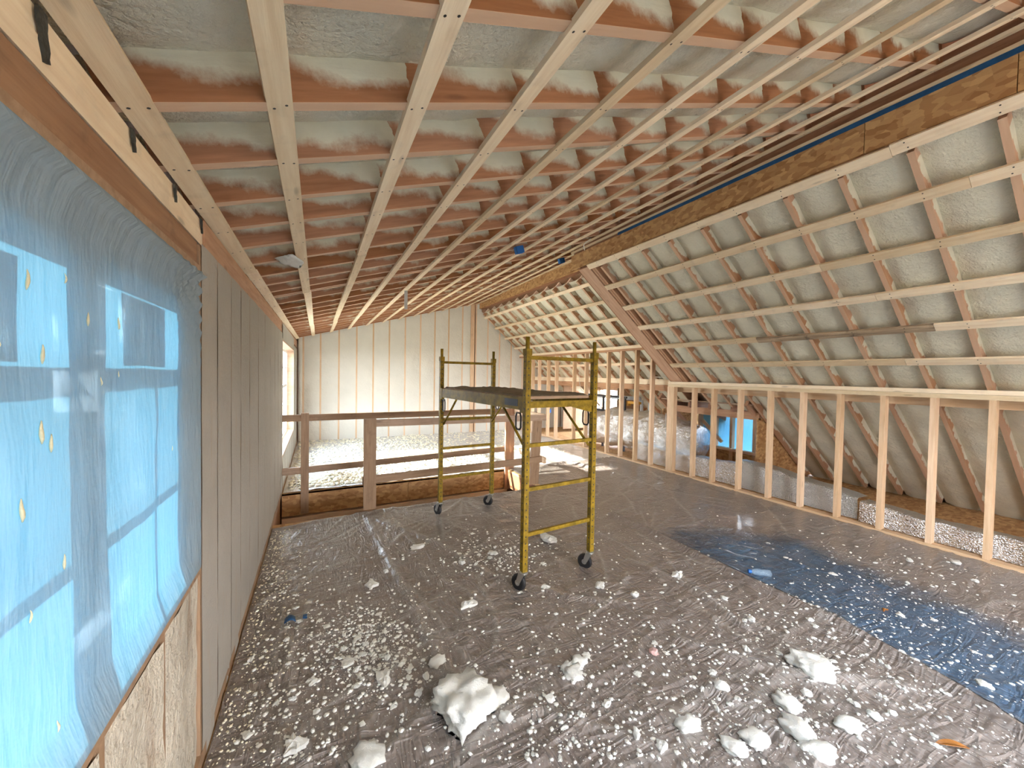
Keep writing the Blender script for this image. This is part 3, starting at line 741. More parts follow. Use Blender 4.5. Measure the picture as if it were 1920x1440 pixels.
for i, (ya, yb) in enumerate(zip(LSY[:-1], LSY[1:])):
    g = 0.004
    if ya == -0.47:
        lpanel(ya, 0.3, 0.06, WZ0-0.05, M_FOAM_B, 300, 0.018, 0.01)
        for k, (a, b) in enumerate(((0.3, 0.72), (0.75, 1.12), (1.15, 1.5), (1.53, 1.92))): lpanel(a, b, 0.06, WZ0-0.05, M_FOAM_B, 301+k, 0.018, 0.008)
    elif ya == 5.93:
        for k, (a, b) in enumerate(((5.96, 6.4), (6.42, 6.9), (6.92, 7.4), (7.42, 7.9), (7.92, 8.3), (8.32, 8.62))): lpanel(a, b, 0.0, FZ0-0.03, M_FOAM_L, 320+k)
        lpanel(5.96, 8.62, FZ1+0.02, 2.3, M_FOAM_L, 330)
    else:
        lpanel(ya+g, yb-g, 0.0, ZT+0.01, M_FOAM_L, 340+i)
for y in (0.31, 0.735, 1.135, 1.515):
    board('cripple_stud', (XL-0.004, y, 0), (XL-0.004, y, WZ0-0.04), 0.04, 0.12, (-1, 0, 0), M_GREY, wl)
board('bottom_plate', (XL+0.002, YB, 0.03), (XL+0.002, YF, 0.03), 0.06, 0.13, (-1, 0, 0), M_GREY, wl)
# header beam and plates
board('header_beam', (XL-.008, YB, (WZ1+2.155)/2), (XL-.008, 1.915, (WZ1+2.155)/2), 2.155-WZ1, 0.13, (-1, 0, 0), M_HEADER, wl)
board('top_plate', (XL-0.020, YB, 2.205), (XL-0.020, 2.05, 2.205), 0.058, 0.13, (-1, 0, 0), M_STRAP, wl)
board('top_plate', (XL-0.024, YB, 2.259), (XL-0.024, 2.05, 2.259), 0.048, 0.13, (-1, 0, 0), M_STRAP, wl)
board('top_plate', (XL-0.012, 2.05, 2.215), (XL-0.012, YF, 2.29), 0.14, 0.13, (-1, 0, 0), M_PINK, wl)
for i, y in enumerate([0.62, 0.99, 1.36, 1.69, 2.02, 2.33, 2.67, 3.05, 3.42, 3.76, 4.08]):
    ln = 0.085 if y < 1.2 else 0.055
    zc = 2.28; n = 9; pts = []
    wd_ = 0.016 if y < 1.2 else 0.011
    for k in range(n):
        t = k/(n-1); pts.append((y-wd_*(0.55+0.45*random.random())*(1-.5*t*t)+0.014*t, zc-t*ln))
    for k in range(n):
        t = 1-k/(n-1); pts.append((y+wd_*(0.5+0.6*random.random())*(1-.6*t)+0.014*t, zc-t*ln*(1-.08*random.random())))
    mb = MB(); mb.prism([(XL-0.020, a, b) for a, b in pts], (1, 0, 0), 0.006)
    mb.build('sealant_patch', M_SEAL, wl)
# window jambs and sill
for (y0, y1, z0, z1) in ((WY0, WY1, WZ0, WZ1), (FY0, FY1, FZ0, FZ1)):
    board('window_jamb', (-0.60, y0, (z0+z1)/2), (XL, y0, (z0+z1)/2), z1-z0, 0.03, (0, -1, 0), M_GREY, wl)
    board('window_jamb', (-0.60, y1, (z0+z1)/2), (XL, y1, (z0+z1)/2), z1-z0, 0.03, (0, 1, 0), M_GREY, wl)
    board('window_sill', (-0.60, (y0+y1)/2, z0), (XL+0.0, (y0+y1)/2, z0), y1-y0+0.06, 0.035, (0, 0, -1), M_GREY, wl)
    board('window_head', (-0.60, (y0+y1)/2, z1), (XL, (y0+y1)/2, z1), y1-y0+0.06, 0.035, (0, 0, 1), M_GREY, wl)
# outer skin
for (ya, yb, za, zb) in ((YB-.2, WY0, -3.2, 2.6), (WY0, WY1, -3.2, WZ0-.01), (WY0, WY1, WZ1+.01, 2.6), (WY1, FY0, -3.2, 2.6), (FY0, FY1, -3.2, FZ0-.01), (FY0, FY1, FZ1+.01, 2.6), (FY1, YF+.2, -3.2, 2.6)):
    block('sheathing', (-0.63, ya, za), (-0.60, yb, zb), M_GREY, wl)

# windows: frames, muntins and panes
def window(name, label, y0, y1, z0, z1, rails, mull, stickers=()):
    w_ = empty(name, label, 'window', kind='structure')
    xo, xi = -0.585, -0.535
    f = 0.045
    for lo, hi in (((xo, y0, z0), (xi, y0+f, z1)), ((xo, y1-f, z0), (xi, y1, z1)), ((xo, y0, z0), (xi, y1, z0+f)), ((xo, y0, z1-f), (xi, y1, z1))):
        block('window_frame', lo, hi, M_WHITE, w_)
    for z, t in rails: block('sash_rail', (xo+.008, y0+f, z-t/2), (xi-.008, y1-f, z+t/2), M_WHITE, w_)
    for y, za, zb in mull: block('muntin', (xo+.012, y-.008, za), (xi-.012, y+.008, zb), M_WHITE, w_)
    ys = [y0+f, y1-f]; zs = [z0+f]+[z for z, t in rails]+[z1-f]
    for a, b in zip(zs[:-1], zs[1:]):
        block('pane', (-0.562, ys[0]-.005, a), (-0.558, ys[1]+.005, b), M_GLASS, w_)
    for (ya, yb, za, zb) in stickers: block('sticker', (-0.557, ya, za), (-0.5565, yb, zb), M_PAPER, w_)
window('window_1', 'nearer half of the plastic-covered window, shadow of its sash on the plastic', 0.36, 1.148, 0.87, 1.945, ((1.665, .045), (1.28, .018)), ((0.74, .92, 1.64),), ((0.45, 0.955, 1.70, 1.875),))
window('window_2', 'farther half of the plastic-covered window beside the mullion', 1.195, 1.80, 0.87, 1.945, ((1.665, .045), (1.28, .018)), ((1.545, .92, 1.64),), ((1.335, 1.62, 1.70, 1.885),))
window('window_3', 'white window with grilles at the far end of the left wall', FY0+.02, FY1-.02, FZ0+.02, FZ1-.02, ((1.72, .02), (1.38, .05), (1.05, .02)), tuple((y, FZ0+.05, FZ1-.05) for y in (6.4, 6.85, 7.3, 7.75, 8.2)))
block('mullion', (-0.60, 1.146, WZ0), (-0.53, 1.197, WZ1), M_WHITE, wl)
block('window_trim', (-0.60, 0.36, 1.943), (-0.54, WY1, WZ1), M_WHITE, wl)
block('window_trim', (-0.60, 1.798, WZ0), (-0.54, WY1, 1.945), M_WHITE, wl)
block('window_trim', (-0.60, 0.36, WZ0-.01), (-0.54, 1.80, 0.872), M_WHITE, wl)
block('blind_panel', (-0.60, WY0, WZ0), (-0.57, 0.36, WZ1), M_GREY, wl)

# plastic over the near window, with hardened drips of foam
wp = empty('window_plastic', 'translucent blue plastic sheet stretched over the near left window', 'plastic sheet', (XL, 0.8, 0.86))
ny, nz = 130, 76
Yg, Zg = np.meshgrid(np.linspace(-0.44, 1.905, ny), np.linspace(0.855, 2.035, nz), indexing='ij')
ed = np.minimum.reduce([(1.905-Yg)/0.12, (2.035-Zg)/0.10, (Zg-0.855)/0.10, np.ones_like(Yg)])
bel = np.clip(ed, 0, 1)
Xg = XL + 0.006 - 0.03*bel + bel*(0.013*fbm(Yg*3.5+Zg*1.2, Zg*1.1, 60, 3) + 0.006*fbm(Yg*11-Zg*5, Zg*2.5, 61, 2))
cor = np.exp(-(((Yg-1.88)/0.25)**2+((Zg-2.0)/0.25)**2))
Xg += 0.008*cor*np.sin((Yg*1.0+Zg*1.4)*80)
roll = np.exp(-((Zg-2.02)/0.012)**2); Xg += 0.014*roll
o = link('sheet', gridmesh('window_plastic', np.stack([Xg, Yg, Zg], -1)), M_PLASTIC, wp)
def plastic_x(y, z):
    i = min(ny-1, max(0, int(round((y+0.44)/2.345*(ny-1))))); j = min(nz-1, max(0, int(round((z-0.855)/1.18*(nz-1)))))
    return float(Xg[i, j])
def at_X(px_, py_, X):
    d = Rv*((px_-960)/FPX) - Uv*((py_-720)/FPX) + Fv
    k = X/d.x; return d.y*k, CAM_H+d.z*k
for (a, b, L) in ((82,527,.035),(108,665,.035),(103,810,.042),(121,830,.034),(66,955,.04),(190,600,.03),(242,608,.03),(88,1150,.022),(130,1355,.025),(36,645,.014),(150,525,.02),(146,1050,.03),(211,715,.02),(334,840,.018),(241,702,.016)):
    y, z = at_X(a, b, XL)
    if not (0 < y < 1.9): continue
    mb = MB(); x = plastic_x(y, z)
    hl = L/2; rr = [.0006, .0017, .0024, .0029, .0024, .0007]
    mb.tube([(x+.003+rr[k]*.5, y+.002*math.sin(k+a), z+hl-L*k/5) for k in range(6)], .004, 7, rs=[q*L/.035 for q in rr])
    mb.build('foam_drip', M_DRIP, wp, smooth=True)

# ------------------------------------------------------------------ knee wall
wk = empty('wall_right', 'open stud knee wall, short studs near and tall studs beyond', 'wall', kind='structure')
board('sole_plate', (XK-0.01, YB, 0.018), (XK-0.01, 3.1, 0.018), 0.038, 0.10, (1, 0, 0), M_STUD, wk)
board('sole_plate', (XK-0.01, 3.1, 0.018), (XK-0.01, YF, 0.018), 0.038, 0.10, (1, 0, 0), M_STUD, wk)
board('top_plate', (XK-0.004, YB, 1.566), (XK-0.004, 4.6, 1.566), 0.042, 0.10, (1, 0, 0), M_STRAP, wk)
board('top_plate', (XK-0.002, YB, 1.520), (XK-0.002, 4.6, 1.520), 0.046, 0.095, (1, 0, 0), M_STRAP, wk)
board('back_plate', (XK+0.16, YB, 1.47), (XK+0.16, 4.6, 1.47), 0.12, 0.04, (1, 0, 0), M_STUD, wk)
for y in [-2.3, -1.9, -1.5, -1.1, -0.72, -0.34, 0.04, 0.35, 0.66, 1.03, 1.40, 1.78, 2.165, 2.55, 2.935, 3.35, 3.76, 4.11]:
    j = random.uniform(-.006, .006)
    board('stud', (XK+.002, y, 0.037), (XK+.002, y+j, 1.497), 0.043, 0.09, (1, 0, 0), M_STUD, wk)
for y in (4.50, 4.545, 4.59):
    board('stud', (XK+.001, y, 0.037), (XK+.001, y, 1.497), 0.043, 0.09, (1, 0, 0), M_STUD, wk)
for y in [4.99, 5.38, 5.78, 6.18, 6.92, 7.37, 8.13, 8.52, 8.98, 9.33]:
    board('stud', (XK+.002, y, 0.037), (XK+.002, y+random.uniform(-.01, .01), 2.175), 0.042, 0.09, (1, 0, 0), M_STUD, wk)
board('top_plate', (XK-.002, YJ+.02, 2.195), (XK-.002, YF, 2.195), 0.042, 0.09, (1, 0, 0), M_PINK, wk)
board('top_plate', (XK-.004, YJ+.02, 2.245), (XK-.004, YF, 2.245), 0.058, 0.09, (1, 0, 0), M_STRAP, wk)
board('cross_beam', (5.75, 4.6, 1.57), (5.75, 9.9, 1.57), 0.10, 0.05, (1, 0, 0), M_STRAP, wk)
board('cross_beam', (5.752, 4.6, 1.46), (5.752, 9.9, 1.46), 0.11, 0.05, (1, 0, 0), M_PINK, wk)
# end closure of the eaves
mb = MB(); mb.box((7.75, YB-.2, -3.2), (7.8, 3.4, 2.6)); mb.box((7.75, 5.25, -3.2), (7.8, 6.9, 2.6)); mb.box((7.75, 9.07, -3.2), (7.8, YF+.2, 2.6)); mb.box((7.75, 6.9, -3.2), (7.8, 9.07, 0.3)); mb.box((7.75, 6.9, 1.25), (7.8, 9.07, 2.6)); mb.box((7.75, 3.4, -3.2), (7.8, 5.25, 0.0)); mb.box((7.75, 3.4, 1.35), (7.8, 5.25, 2.6))
mb.build('sheathing', M_GREY, wk)

# dormer framing behind the short studs
dm = empty('dormer', 'dormer opening of pale studs behind the short stud wall', 'dormer', (6.9, 4.4, 0))
def dl(*a, **k): return board(*a, parent=dm, **k)
for y, zt in ((5.12, 0.98), (4.78, .93), (4.45, .93), (4.02, .93), (3.90, .93)):
    board('stud', (7.02, y, 0.0), (7.02, y, zt), 0.05, 0.09, (1, 0, 0), M_STUD, dm)
board('header', (6.98, 3.55, 0.955), (6.98, 5.2, 0.955), 0.07, 0.10, (1, 0, 0), M_STUD, dm)
board('header', (6.13, 3.44, 1.07), (6.13, 5.2, 1.07), 0.12, 0.04, (1, 0, 0), M_PINK, dm)
board('sill', (6.99, 3.55, 0.30), (6.99, 5.2, 0.30), 0.05, 0.10, (1, 0, 0), M_STUD, dm)
board('sill_panel', (7.06, 3.55, 0.16), (7.06, 5.2, 0.16), 0.30, 0.02, (1, 0, 0), M_OSB, dm)
for y in (3.52, 5.2):
    board('trimmer', (5.9, y, zN(5.9)-.01), (7.1, y, zN(7.1)+.02), 0.05, 0.14, NNn, M_PINK, dm)
board('cheek_panel', (6.1, 3.46, 0.52), (7.72, 3.46, 0.52), 1.04, 0.02, (0, -1, 0), M_OSB, dm)
board('cheek_panel', (6.1, 5.25, 0.52), (7.1, 5.25, 0.52), 1.04, 0.02, (0, 1, 0), M_OSB, dm)
for y in (3.8, 4.2, 4.6, 5.0): board('rafter', (6.0, y, 1.12), (7.15, y, 1.02), 0.04, 0.10, (0, 0, 1), M_RED, dm)
board('roof_panel', (5.95, 4.36, 1.24), (7.2, 4.36, 1.14), 1.85, 0.02, (0, 0, 1), M_GREY, dm)
board('slanted_brace', (7.0, 5.05, 0.80), (7.0, 4.62, 0.42), 0.06, 0.04, (1, 0, 0), M_STUD, dm)
for y in (3.62, 4.85): board('cripple_stud', (6.5, y, 0), (6.5, y, 0.55), 0.045, 0.09, (1, 0, 0), M_STUD, dm)
Yg2, Zg2 = np.meshgrid(np.linspace(3.48, 5.2, 40), np.linspace(0.28, 1.0, 20), indexing='ij')
o = link('dormer_plastic', gridmesh('dormer_plastic', np.stack([7.13+0.02*fbm(Yg2*3, Zg2*3, 77, 3), Yg2, Zg2], -1)), M_PLASTIC2)
setp(o, 'blue plastic sheet closing the dormer opening behind the studs', 'plastic sheet')

# ------------------------------------------------------------------ things in the eaves
def lumpy_tube(pts, rad, nseg, name, mat, label, cat, seed, amp=0.05, squash=1.0):
    pts = [Vector(p) for p in pts]; n = 40; vs = []; m = len(pts)
    path = []
    for i in range(m-1):
        for k in range(nseg): path.append((pts[i].lerp(pts[i+1], k/nseg), rad[i]+(rad[i+1]-rad[i])*k/nseg))
    path.append((pts[-1], rad[-1]))
    for i, (p, rr) in enumerate(path):
        for j in range(n):
            a = 2*math.pi*j/n
            q = Vector((math.cos(a), 0, math.sin(a)*squash))
            k = rr*(1+amp*mnoise.noise(Vector((i*0.35+seed, math.cos(a)*2.2, math.sin(a)*2.2)))*2)
            v = p + q*k; v.z = max(v.z, 0.012); vs.append(v)
    f = [(i*n+j, i*n+(j+1) % n, (i+1)*n+(j+1) % n, (i+1)*n+j) for i in range(len(path)-1) for j in range(n)]
    f += [tuple(range(n)), tuple(reversed(range((len(path)-1)*n, len(path)*n)))]
    me = mesh(name, vs, f, True); recalc(me)
    return setp(link(name, me, mat), label, cat)
lumpy_tube([(6.15, 7.3, 0.42), (6.15, 6.6, 0.5), (6.12, 5.8, 0.52), (6.1, 5.1, 0.55), (6.08, 4.7, 0.52), (6.1, 4.42, 0.50)], [0.40, 0.44, 0.42, 0.38, 0.34, 0.28], 7, 'foil_duct', M_FOIL, 'bulky foil-wrapped duct lying behind the tall studs', 'duct', 3, 0.07)
def fold_sheet(name, y0, y1, x, ztop, mat, label, seed, cat):
    n1 = int((y1-y0)/0.03); n2 = 14
    U, V = np.meshgrid(np.linspace(0, 1, n1), np.linspace(0, 1, n2), indexing='ij')
    Y = y0+(y1-y0)*U; zt = np.interp(Y, [p for p, _ in ztop], [q for _, q in ztop])
    # front face then rolled over the top
    t = V*1.35
    Z = np.where(t < 1, t*zt, zt - (t-1)*0.15*zt); Xx = x + np.where(t < 1, 0.02*np.sin(t*3), (t-1)*0.75)
    Xx = Xx + 0.025*fbm(Y*4, V*3, seed, 4); Z = np.maximum(Z + 0.02*fbm(Y*5+9, V*4, seed+1, 3)*np.clip(t, 0, 1), 0.008)
    P = np.stack([Xx, Y, Z], -1)[:, ::-1]
    return setp(link(name, gridmesh(name, P), mat), label, cat)
fold_sheet('bubble_foil', 3.45, 5.6, 5.72, [(3.4, .36), (3.9, .33), (4.6, .30), (5.6, .34)], M_BUBBLE, 'shiny bubble foil insulation standing behind the studs below the dormer', 410, 'insulation')
fold_sheet('plastic_wrap', 2.05, 3.5, 5.70, [(2.0, .26), (2.6, .33), (3.1, .40), (3.5, .42)], M_POLY, 'grey crumpled plastic wrap behind the short studs right of the dormer', 420, 'plastic wrap')
fold_sheet('bubble_foil', 0.2, 2.02, 5.66, [(0.2, .24), (1.0, .22), (1.5, .20), (2.0, .24)], M_BUBBLE, 'shiny bubble foil insulation behind the nearest short studs', 430, 'insulation')
# equipment strut frame, pipes, fittings
fr = empty('strut_frame', 'dark steel strut frame standing behind the tall studs', 'frame', (6.05, 7.0, 0))
for y in (6.25, 6.95, 7.4): 
    mb = MB(); mb.box((6.03, y-.02, .0), (6.07, y+.02, 1.2)); mb.build('upright', M_DARK, fr)
for z in (1.2, .86, .52): 
    mb = MB(); mb.box((6.03, 6.2, z-.02), (6.07, 7.5, z+.02)); mb.build('crossbar', M_DARK, fr)
mb = MB(); mb.tube([(6.3, 9.3, 1.16), (6.25, 6.0, 1.18)], .045, 12); setp(mb.build('pipe', M_PVC, smooth=True), 'long grey pipe running under the beam behind the tall studs', 'pipe')
for i, (y, h_) in enumerate(((6.05, 1.15), (5.82, 1.1))):
    mb = MB(); mb.tube([(6.35, y, 0.7), (6.35, y, h_)], .035, 12); setp(mb.build('pipe', M_PVC, smooth=True), ('pale upright pipe behind the scaffold' , 'thin upright pipe rising from the foil duct')[i], 'pipe')
mb = MB(); mb.box((6.1, 5.9, 1.07), (6.18, 6.5, 1.12)); mb.box((6.1, 6.2, 1.02), (6.18, 6.28, 1.07)); setp(mb.build('pipe_fitting', M_ORANGE), 'orange pipe fitting beside the grey pipe behind the tall studs', 'pipe fitting')
mb = MB(); mb.box((5.75, 8.83, 0.62), (5.81, 8.9, 0.72)); setp(mb.build('electrical_box', M_BLUEBOX), 'small blue electrical box low in the far bay behind the tall studs', 'electrical box')
wires = [([(5.75, 7.5, 1.9), (5.7, 7.45, 1.6), (5.68, 7.35, 1.35), (5.69, 7.2, 1.3), (5.7, 7.15, 1.6), (5.72, 7.25, 1.85)], 'loop of white cable hanging on the beam behind the tall studs'),
         ([(5.72, 5.62, 1.55), (5.70, 5.60, 1.2), (5.71, 5.61, .82)], 'white cable hanging straight down to the foil duct'),
         ([(5.72, 4.86, 1.0), (5.71, 4.85, .86), (5.72, 4.86, .75)], 'short white cable end above the duct by the corner post'),
         ([(5.73, 5.35, 1.68), (5.72, 5.0, 1.66), (5.7, 4.7, 1.69)], 'white cable lying along the top of the beam'),
         ([(3.2, 4.0, 3.47), (3.13, 4.05, 3.40), (3.22, 4.15, 3.37), (3.33, 4.3, 3.45)], 'curled white cable hanging near the ridge')]
for p, lab in wires:
    mb = MB(); vs = [Vector(q) for q in p]; out = []
    for i in range(len(vs)-1):
        a, b = vs[max(0, i-1)], vs[min(len(vs)-1, i+2)]
        for k in range(6):
            t = k/6; out.append(0.5*((2*vs[i]) + (vs[i+1]-a)*t + (2*a-5*vs[i]+4*vs[i+1]-b)*t*t + (-a+3*vs[i]-3*vs[i+1]+b)*t**3))
    out.append(vs[-1]); mb.tube(out, .006, 6); setp(mb.build('cable', M_WIRE, smooth=True), lab, 'cable')

# ------------------------------------------------------------------ wall behind the camera, with an opening added to light the room
wb = empty('wall_back', 'end wall behind with a wide opening added to let light in', 'wall', kind='structure')
for lo, hi in (((-0.63, YB-.2, -3.2), (1.0, YB, 4.4)), ((3.8, YB-.2, -3.2), (7.8, YB, 4.4)), ((1.0, YB-.2, -3.2), (3.8, YB, 0.4)), ((1.0, YB-.2, 1.4), (3.8, YB, 4.4))):
    block('wall_panel', lo, hi, M_FOAM_W, wb)

# ------------------------------------------------------------------ guard rails round the stair well
g1 = empty('guard_rail', 'wooden guard rail on the far side of the stair well', 'guard rail', (1.4, OY1, 0))
board('post', (-0.15, OY1-.04, -0.29), (-0.15, OY1-.04, 1.085), 0.095, 0.04, (0, 1, 0), M_GREY, g1)
board('post', (2.99, OY1-.04, -0.34), (2.99, OY1-.04, 1.06), 0.17, 0.04, (0, 1, 0), M_PINK, g1)
board('top_rail', (-0.43, OY1, 1.015), (3.02, OY1, 1.02), 0.09, 0.04, (0, 1, 0), M_GREY, g1)
board('middle_rail', (-0.43, OY1, 0.29), (2.93, OY1, 0.36), 0.09, 0.04, (0, 1, 0), M_GREY, g1)
g2 = empty('guard_rail', 'wooden guard rail on the near side of the stair well behind the scaffold', 'guard rail', (1.7, 4.74, 0))
board('post', (0.56, 4.715, 0.02), (0.555, 4.715, 1.10), 0.14, 0.038, (0, 1, 0), M_GREY, g2)
board('post', (2.87, 4.79, 0.03), (2.92, 4.79, 1.04), 0.155, 0.038, (0, 1, 0), M_GREY, g2)
board('top_rail', (0.50, 4.753, 1.045), (3.04, 4.753, 1.025), 0.085, 0.036, (0, 1, 0), M_GREY, g2)
board('middle_rail', (0.48, 4.753, 0.365), (2.98, 4.753, 0.40), 0.09, 0.036, (0, 1, 0), M_GREY, g2)
board('side_rail', (3.06, 4.83, 0.36), (3.06, 5.82, 0.36), 0.09, 0.04, (1, 0, 0), M_STUD, g2)
board('side_rail', (3.06, 4.83, 1.02), (3.06, 5.82, 1.02), 0.09, 0.04, (1, 0, 0), M_STUD, g2)

# ------------------------------------------------------------------ rolling scaffold
SX, SY = (1.40+2.07+1.26+1.955)/4, 3.37
sang = math.atan2(0.125, 1.78)
sc = empty('scaffold', 'yellow rolling scaffold with a plywood deck standing on black casters', 'scaffold', (SX, SY, 0), sang)
HW, HL = 0.338, 0.89
def loc(mb, name, mat, parent=sc, smooth=False):
    return mb.build(name, mat, parent, local=True, smooth=smooth) if parent is sc else mb.build(name, mat, parent, Matrix(), smooth)
SM = WORLD[sc.name]
def sub(mb, name, mat, parent, smooth=False):
    me = mesh(name, mb.v, mb.f, smooth); return link(name, me, mat, parent, SM)
PW = 0.0215
for sx in (-1, 1):
    for sy in (-1, 1):
        x, y = sx*HW, sy*HL
        mb = MB(); mb.box((x-PW, y-PW, .165), (x+PW, y+PW, 1.845))
        post = loc(mb, 'post', M_YELLOW)
        mb = MB(); mb.tube([(x, y, 1.80), (x, y, 1.94)], .016, 10); sub(mb, 'coupling_pin', M_YELLOW, post, True)
        mb = MB(); mb.box((x-PW-.004, y-PW-.004, 1.80), (x+PW+.004, y+PW+.004, 1.85)); sub(mb, 'collar', M_YELLOW, post)
        mb = MB()
        for k in range(31):
            z = .23+k*.0508
            for (nx, ny_) in ((0, -1), (-1, 0), (1, 0), (0, 1)):
                c = Vector((x+nx*(PW+.0006), y+ny_*(PW+.0006), z)); s_ = Vector((-ny_, nx, 0))
                vs = [c + (s_*math.cos(a)+Vector((0, 0, 1))*math.sin(a))*.0062 for a in [2*math.pi*q/8 for q in range(8)]]
                mb.add(vs, [tuple(range(8))])
        o = sub(mb, 'pin_holes', M_BLACK, post); o['kind'] = 'stuff'
        # caster: swivel plate, fork, wheel, hub
        ca = random.uniform(-.5, .5) + (0.5 if sy < 0 else 0.2)
        cm = Matrix.Translation((x, y, 0)) @ Matrix.Rotation(ca, 4, 'Z')
        mb = MB()
        mb.lathe([(.145, .020), (.150, .032), (.160, .032), (.168, .018), (.20, .016)], 16, 'Z')
        for q in (-1, 1):
            mb.prism([(q*.024, -.02, .15), (q*.024, .03, .15), (q*.024, .058, .06), (q*.024, .038, .052), (q*.024, .015, .075)], (q, 0, 0), .004)
        mb.box((-.028, -.022, .143), (.028, .032, .15))
        mb.tube([(-.032, .045, .066), (.032, .045, .066)], .007, 8)
        mb.v = [tuple(cm @ Vector(p)) for p in mb.v]; cast = loc(mb, 'caster', M_STEEL)
        mb = MB()
        mb.lathe([(-.018, .018), (-.018, .05), (-.013, .060), (0, .064), (.013, .060), (.018, .05), (.018, .018)], 28, 'X', (0, .045, .066))
        mb.v = [tuple(cm @ Vector(p)) for p in mb.v]; wh = sub(mb, 'wheel', M_BLACK, cast, False)
        mb = MB(); mb.lathe([(-.0195, .008), (-.0195, .022), (.0195, .022), (.0195, .008)], 14, 'X', (0, .045, .066)); mb.v = [tuple(cm @ Vector(p)) for p in mb.v]; sub(mb, 'hub', M_STEEL, cast)
for sy in (-1, 1):
    for z in (1.785, 1.12, .785, .44):
        mb = MB(); y = sy*HL
        mb.box((-HW+PW, y-.011, z-.014), (HW-PW, y+.011, z+.014)); loc(mb, 'rung', M_YELLOW)
    # end bearer under the deck
    mb = MB(); mb.box((-HW+PW, sy*HL-.018, 1.405), (HW-PW, sy*HL+.018, 1.455)); loc(mb, 'deck_bearer', M_YELLOW)
    mb = MB(); mb.prism([(HW-PW, sy*HL-.004, 1.405), (HW-PW, sy*HL-.004, 1.35), (HW-.24, sy*HL-.004, 1.402)], (0, 1, 0), .008); loc(mb, 'gusset', M_YELLOW)
for sx in (-1, 1):
    x = sx*(HW-.004)
    mb = MB(); xo = sx*(HW+.004)
    mb.box((xo-.012, -HL+PW, 1.385), (xo+.012, HL-PW, 1.485)); mb.box((xo-.03*(sx > 0)-.012*0, -HL+PW, 1.475), (xo+.03*(sx < 0), HL-PW, 1.485))
    rail = loc(mb, 'side_beam', M_YELLOW)
    for sy in (-1, 1):
        mb = MB(); mb.box((xo-.016, sy*(HL-.03)-.035, 1.365), (xo+.016, sy*(HL-.03)+.035, 1.49)); sub(mb, 'hook_sleeve', M_YELLOW, rail)
        mb = MB(); mb.tube([(x-sx*.02, sy*(HL-.40), 1.39), (x-sx*.02, sy*(HL-.02), 1.07)], .011, 8); loc(mb, 'diagonal_brace', M_YELLOW, smooth=True)
        # latch handle: dark loop below the beam end
        yy = sy*(HL-.10); xx = xo+sx*.004
        mb = MB(); mb.tube([(xx, yy-.025, 1.36), (xx, yy+.025, 1.36), (xx, yy+.035, 1.33), (xx, yy+.035, 1.25), (xx, yy+.02, 1.232), (xx, yy-.02, 1.232), (xx, yy-.035, 1.25), (xx, yy-.035, 1.33)], .007, 8, closed=True)
        loc(mb, 'latch_handle', M_DARK, smooth=True)
    mb = MB(); q = xo+sx*.0125
    mb.box((min(q, q+sx*.002), -HL+.10, 1.41), (max(q, q+sx*.002), -HL+.30, 1.465)); sub(mb, 'maker_plate', M_PLATE, rail)
# plywood deck, dusty, with crumbs of foam
xs = np.linspace(-HW+.012, HW-.012, 26); ys = np.linspace(-HL+.03, HL-.03, 60)
Xd, Yd = np.meshgrid(xs, ys, indexing='ij'); Zd = 1.502+.012*np.maximum(0, fbm(Xd*9, Yd*9, 88, 4))*2
P = np.stack([Xd, Yd, Zd], -1); P[[0, -1], :, 2] = 1.487; P[:, [0, -1], 2] = 1.487
link('deck_top', gridmesh('deck_top', P), M_DUST, sc, SM)
mb = MB(); mb.box((-HW+.012, -HL+.03, 1.468), (HW-.012, HL-.03, 1.49)); loc(mb, 'deck_board', M_GREY)

# ------------------------------------------------------------------ foam scraps
def blob(seed, sub_, flat_, rough, boxy=0.0, facet=False):
    b = bmesh.new(); bmesh.ops.create_icosphere(b, subdivisions=sub_, radius=0.5)
    for v in b.verts:
        p = v.co.normalized()
        if boxy:
            k = max(abs(p.x), abs(p.y), abs(p.z)); p = p.lerp(p/k, boxy)
        s = Vector((seed*3.7, seed*1.3, seed*0.7))
        d = 1+rough*mnoise.noise(p*1.6+s)+rough*0.6*mnoise.noise(p*4+s)+(rough*.25*mnoise.noise(p*11+s) if sub_ > 2 else 0)
        q = p*0.5*d; q.z = max(q.z*flat_, -flat_*0.22)+flat_*0.22
        v.co = q
    me = bpy.data.meshes.new('foam_scrap'); b.to_mesh(me); b.free()
    me.materials.append(M_SCRAP)
    if sub_ > 2 and not facet: me.polygons.foreach_set('use_smooth', [True]*len(me.polygons))
    return me
def flake(seed, thick):
    """a torn flat flake: ragged outline, uneven top, thin edge"""
    rr = random.Random(seed); n = 13; b = bmesh.new()
    a0 = [2*math.pi*(k+rr.uniform(-.32, .32))/n for k in range(n)]
    rad = [0.5*rr.choice((.55, .7, .8, .95, 1.1)) for k in range(n)]
    lo = [b.verts.new((math.cos(a)*q*.93, math.sin(a)*q*.93, 0)) for a, q in zip(a0, rad)]
    hi = [b.verts.new((math.cos(a)*q, math.sin(a)*q, thick*rr.uniform(.35, .95))) for a, q in zip(a0, rad)]
    mid = [b.verts.new((math.cos(a)*q*.55, math.sin(a)*q*.55, thick*rr.uniform(.7, 1.3))) for a, q in zip(a0, rad)]
    c = b.verts.new((0, 0, thick*rr.uniform(.8, 1.2)))
    for k in range(n):
        j = (k+1) % n
        b.faces.new((lo[k], lo[j], hi[j], hi[k])); b.faces.new((hi[k], hi[j], mid[j], mid[k])); b.faces.new((mid[k], mid[j], c))
    b.faces.new(list(reversed(lo)))
    me = bpy.data.meshes.new('foam_scrap'); b.to_mesh(me); b.free(); me.materials.append(M_SCRAP); return me
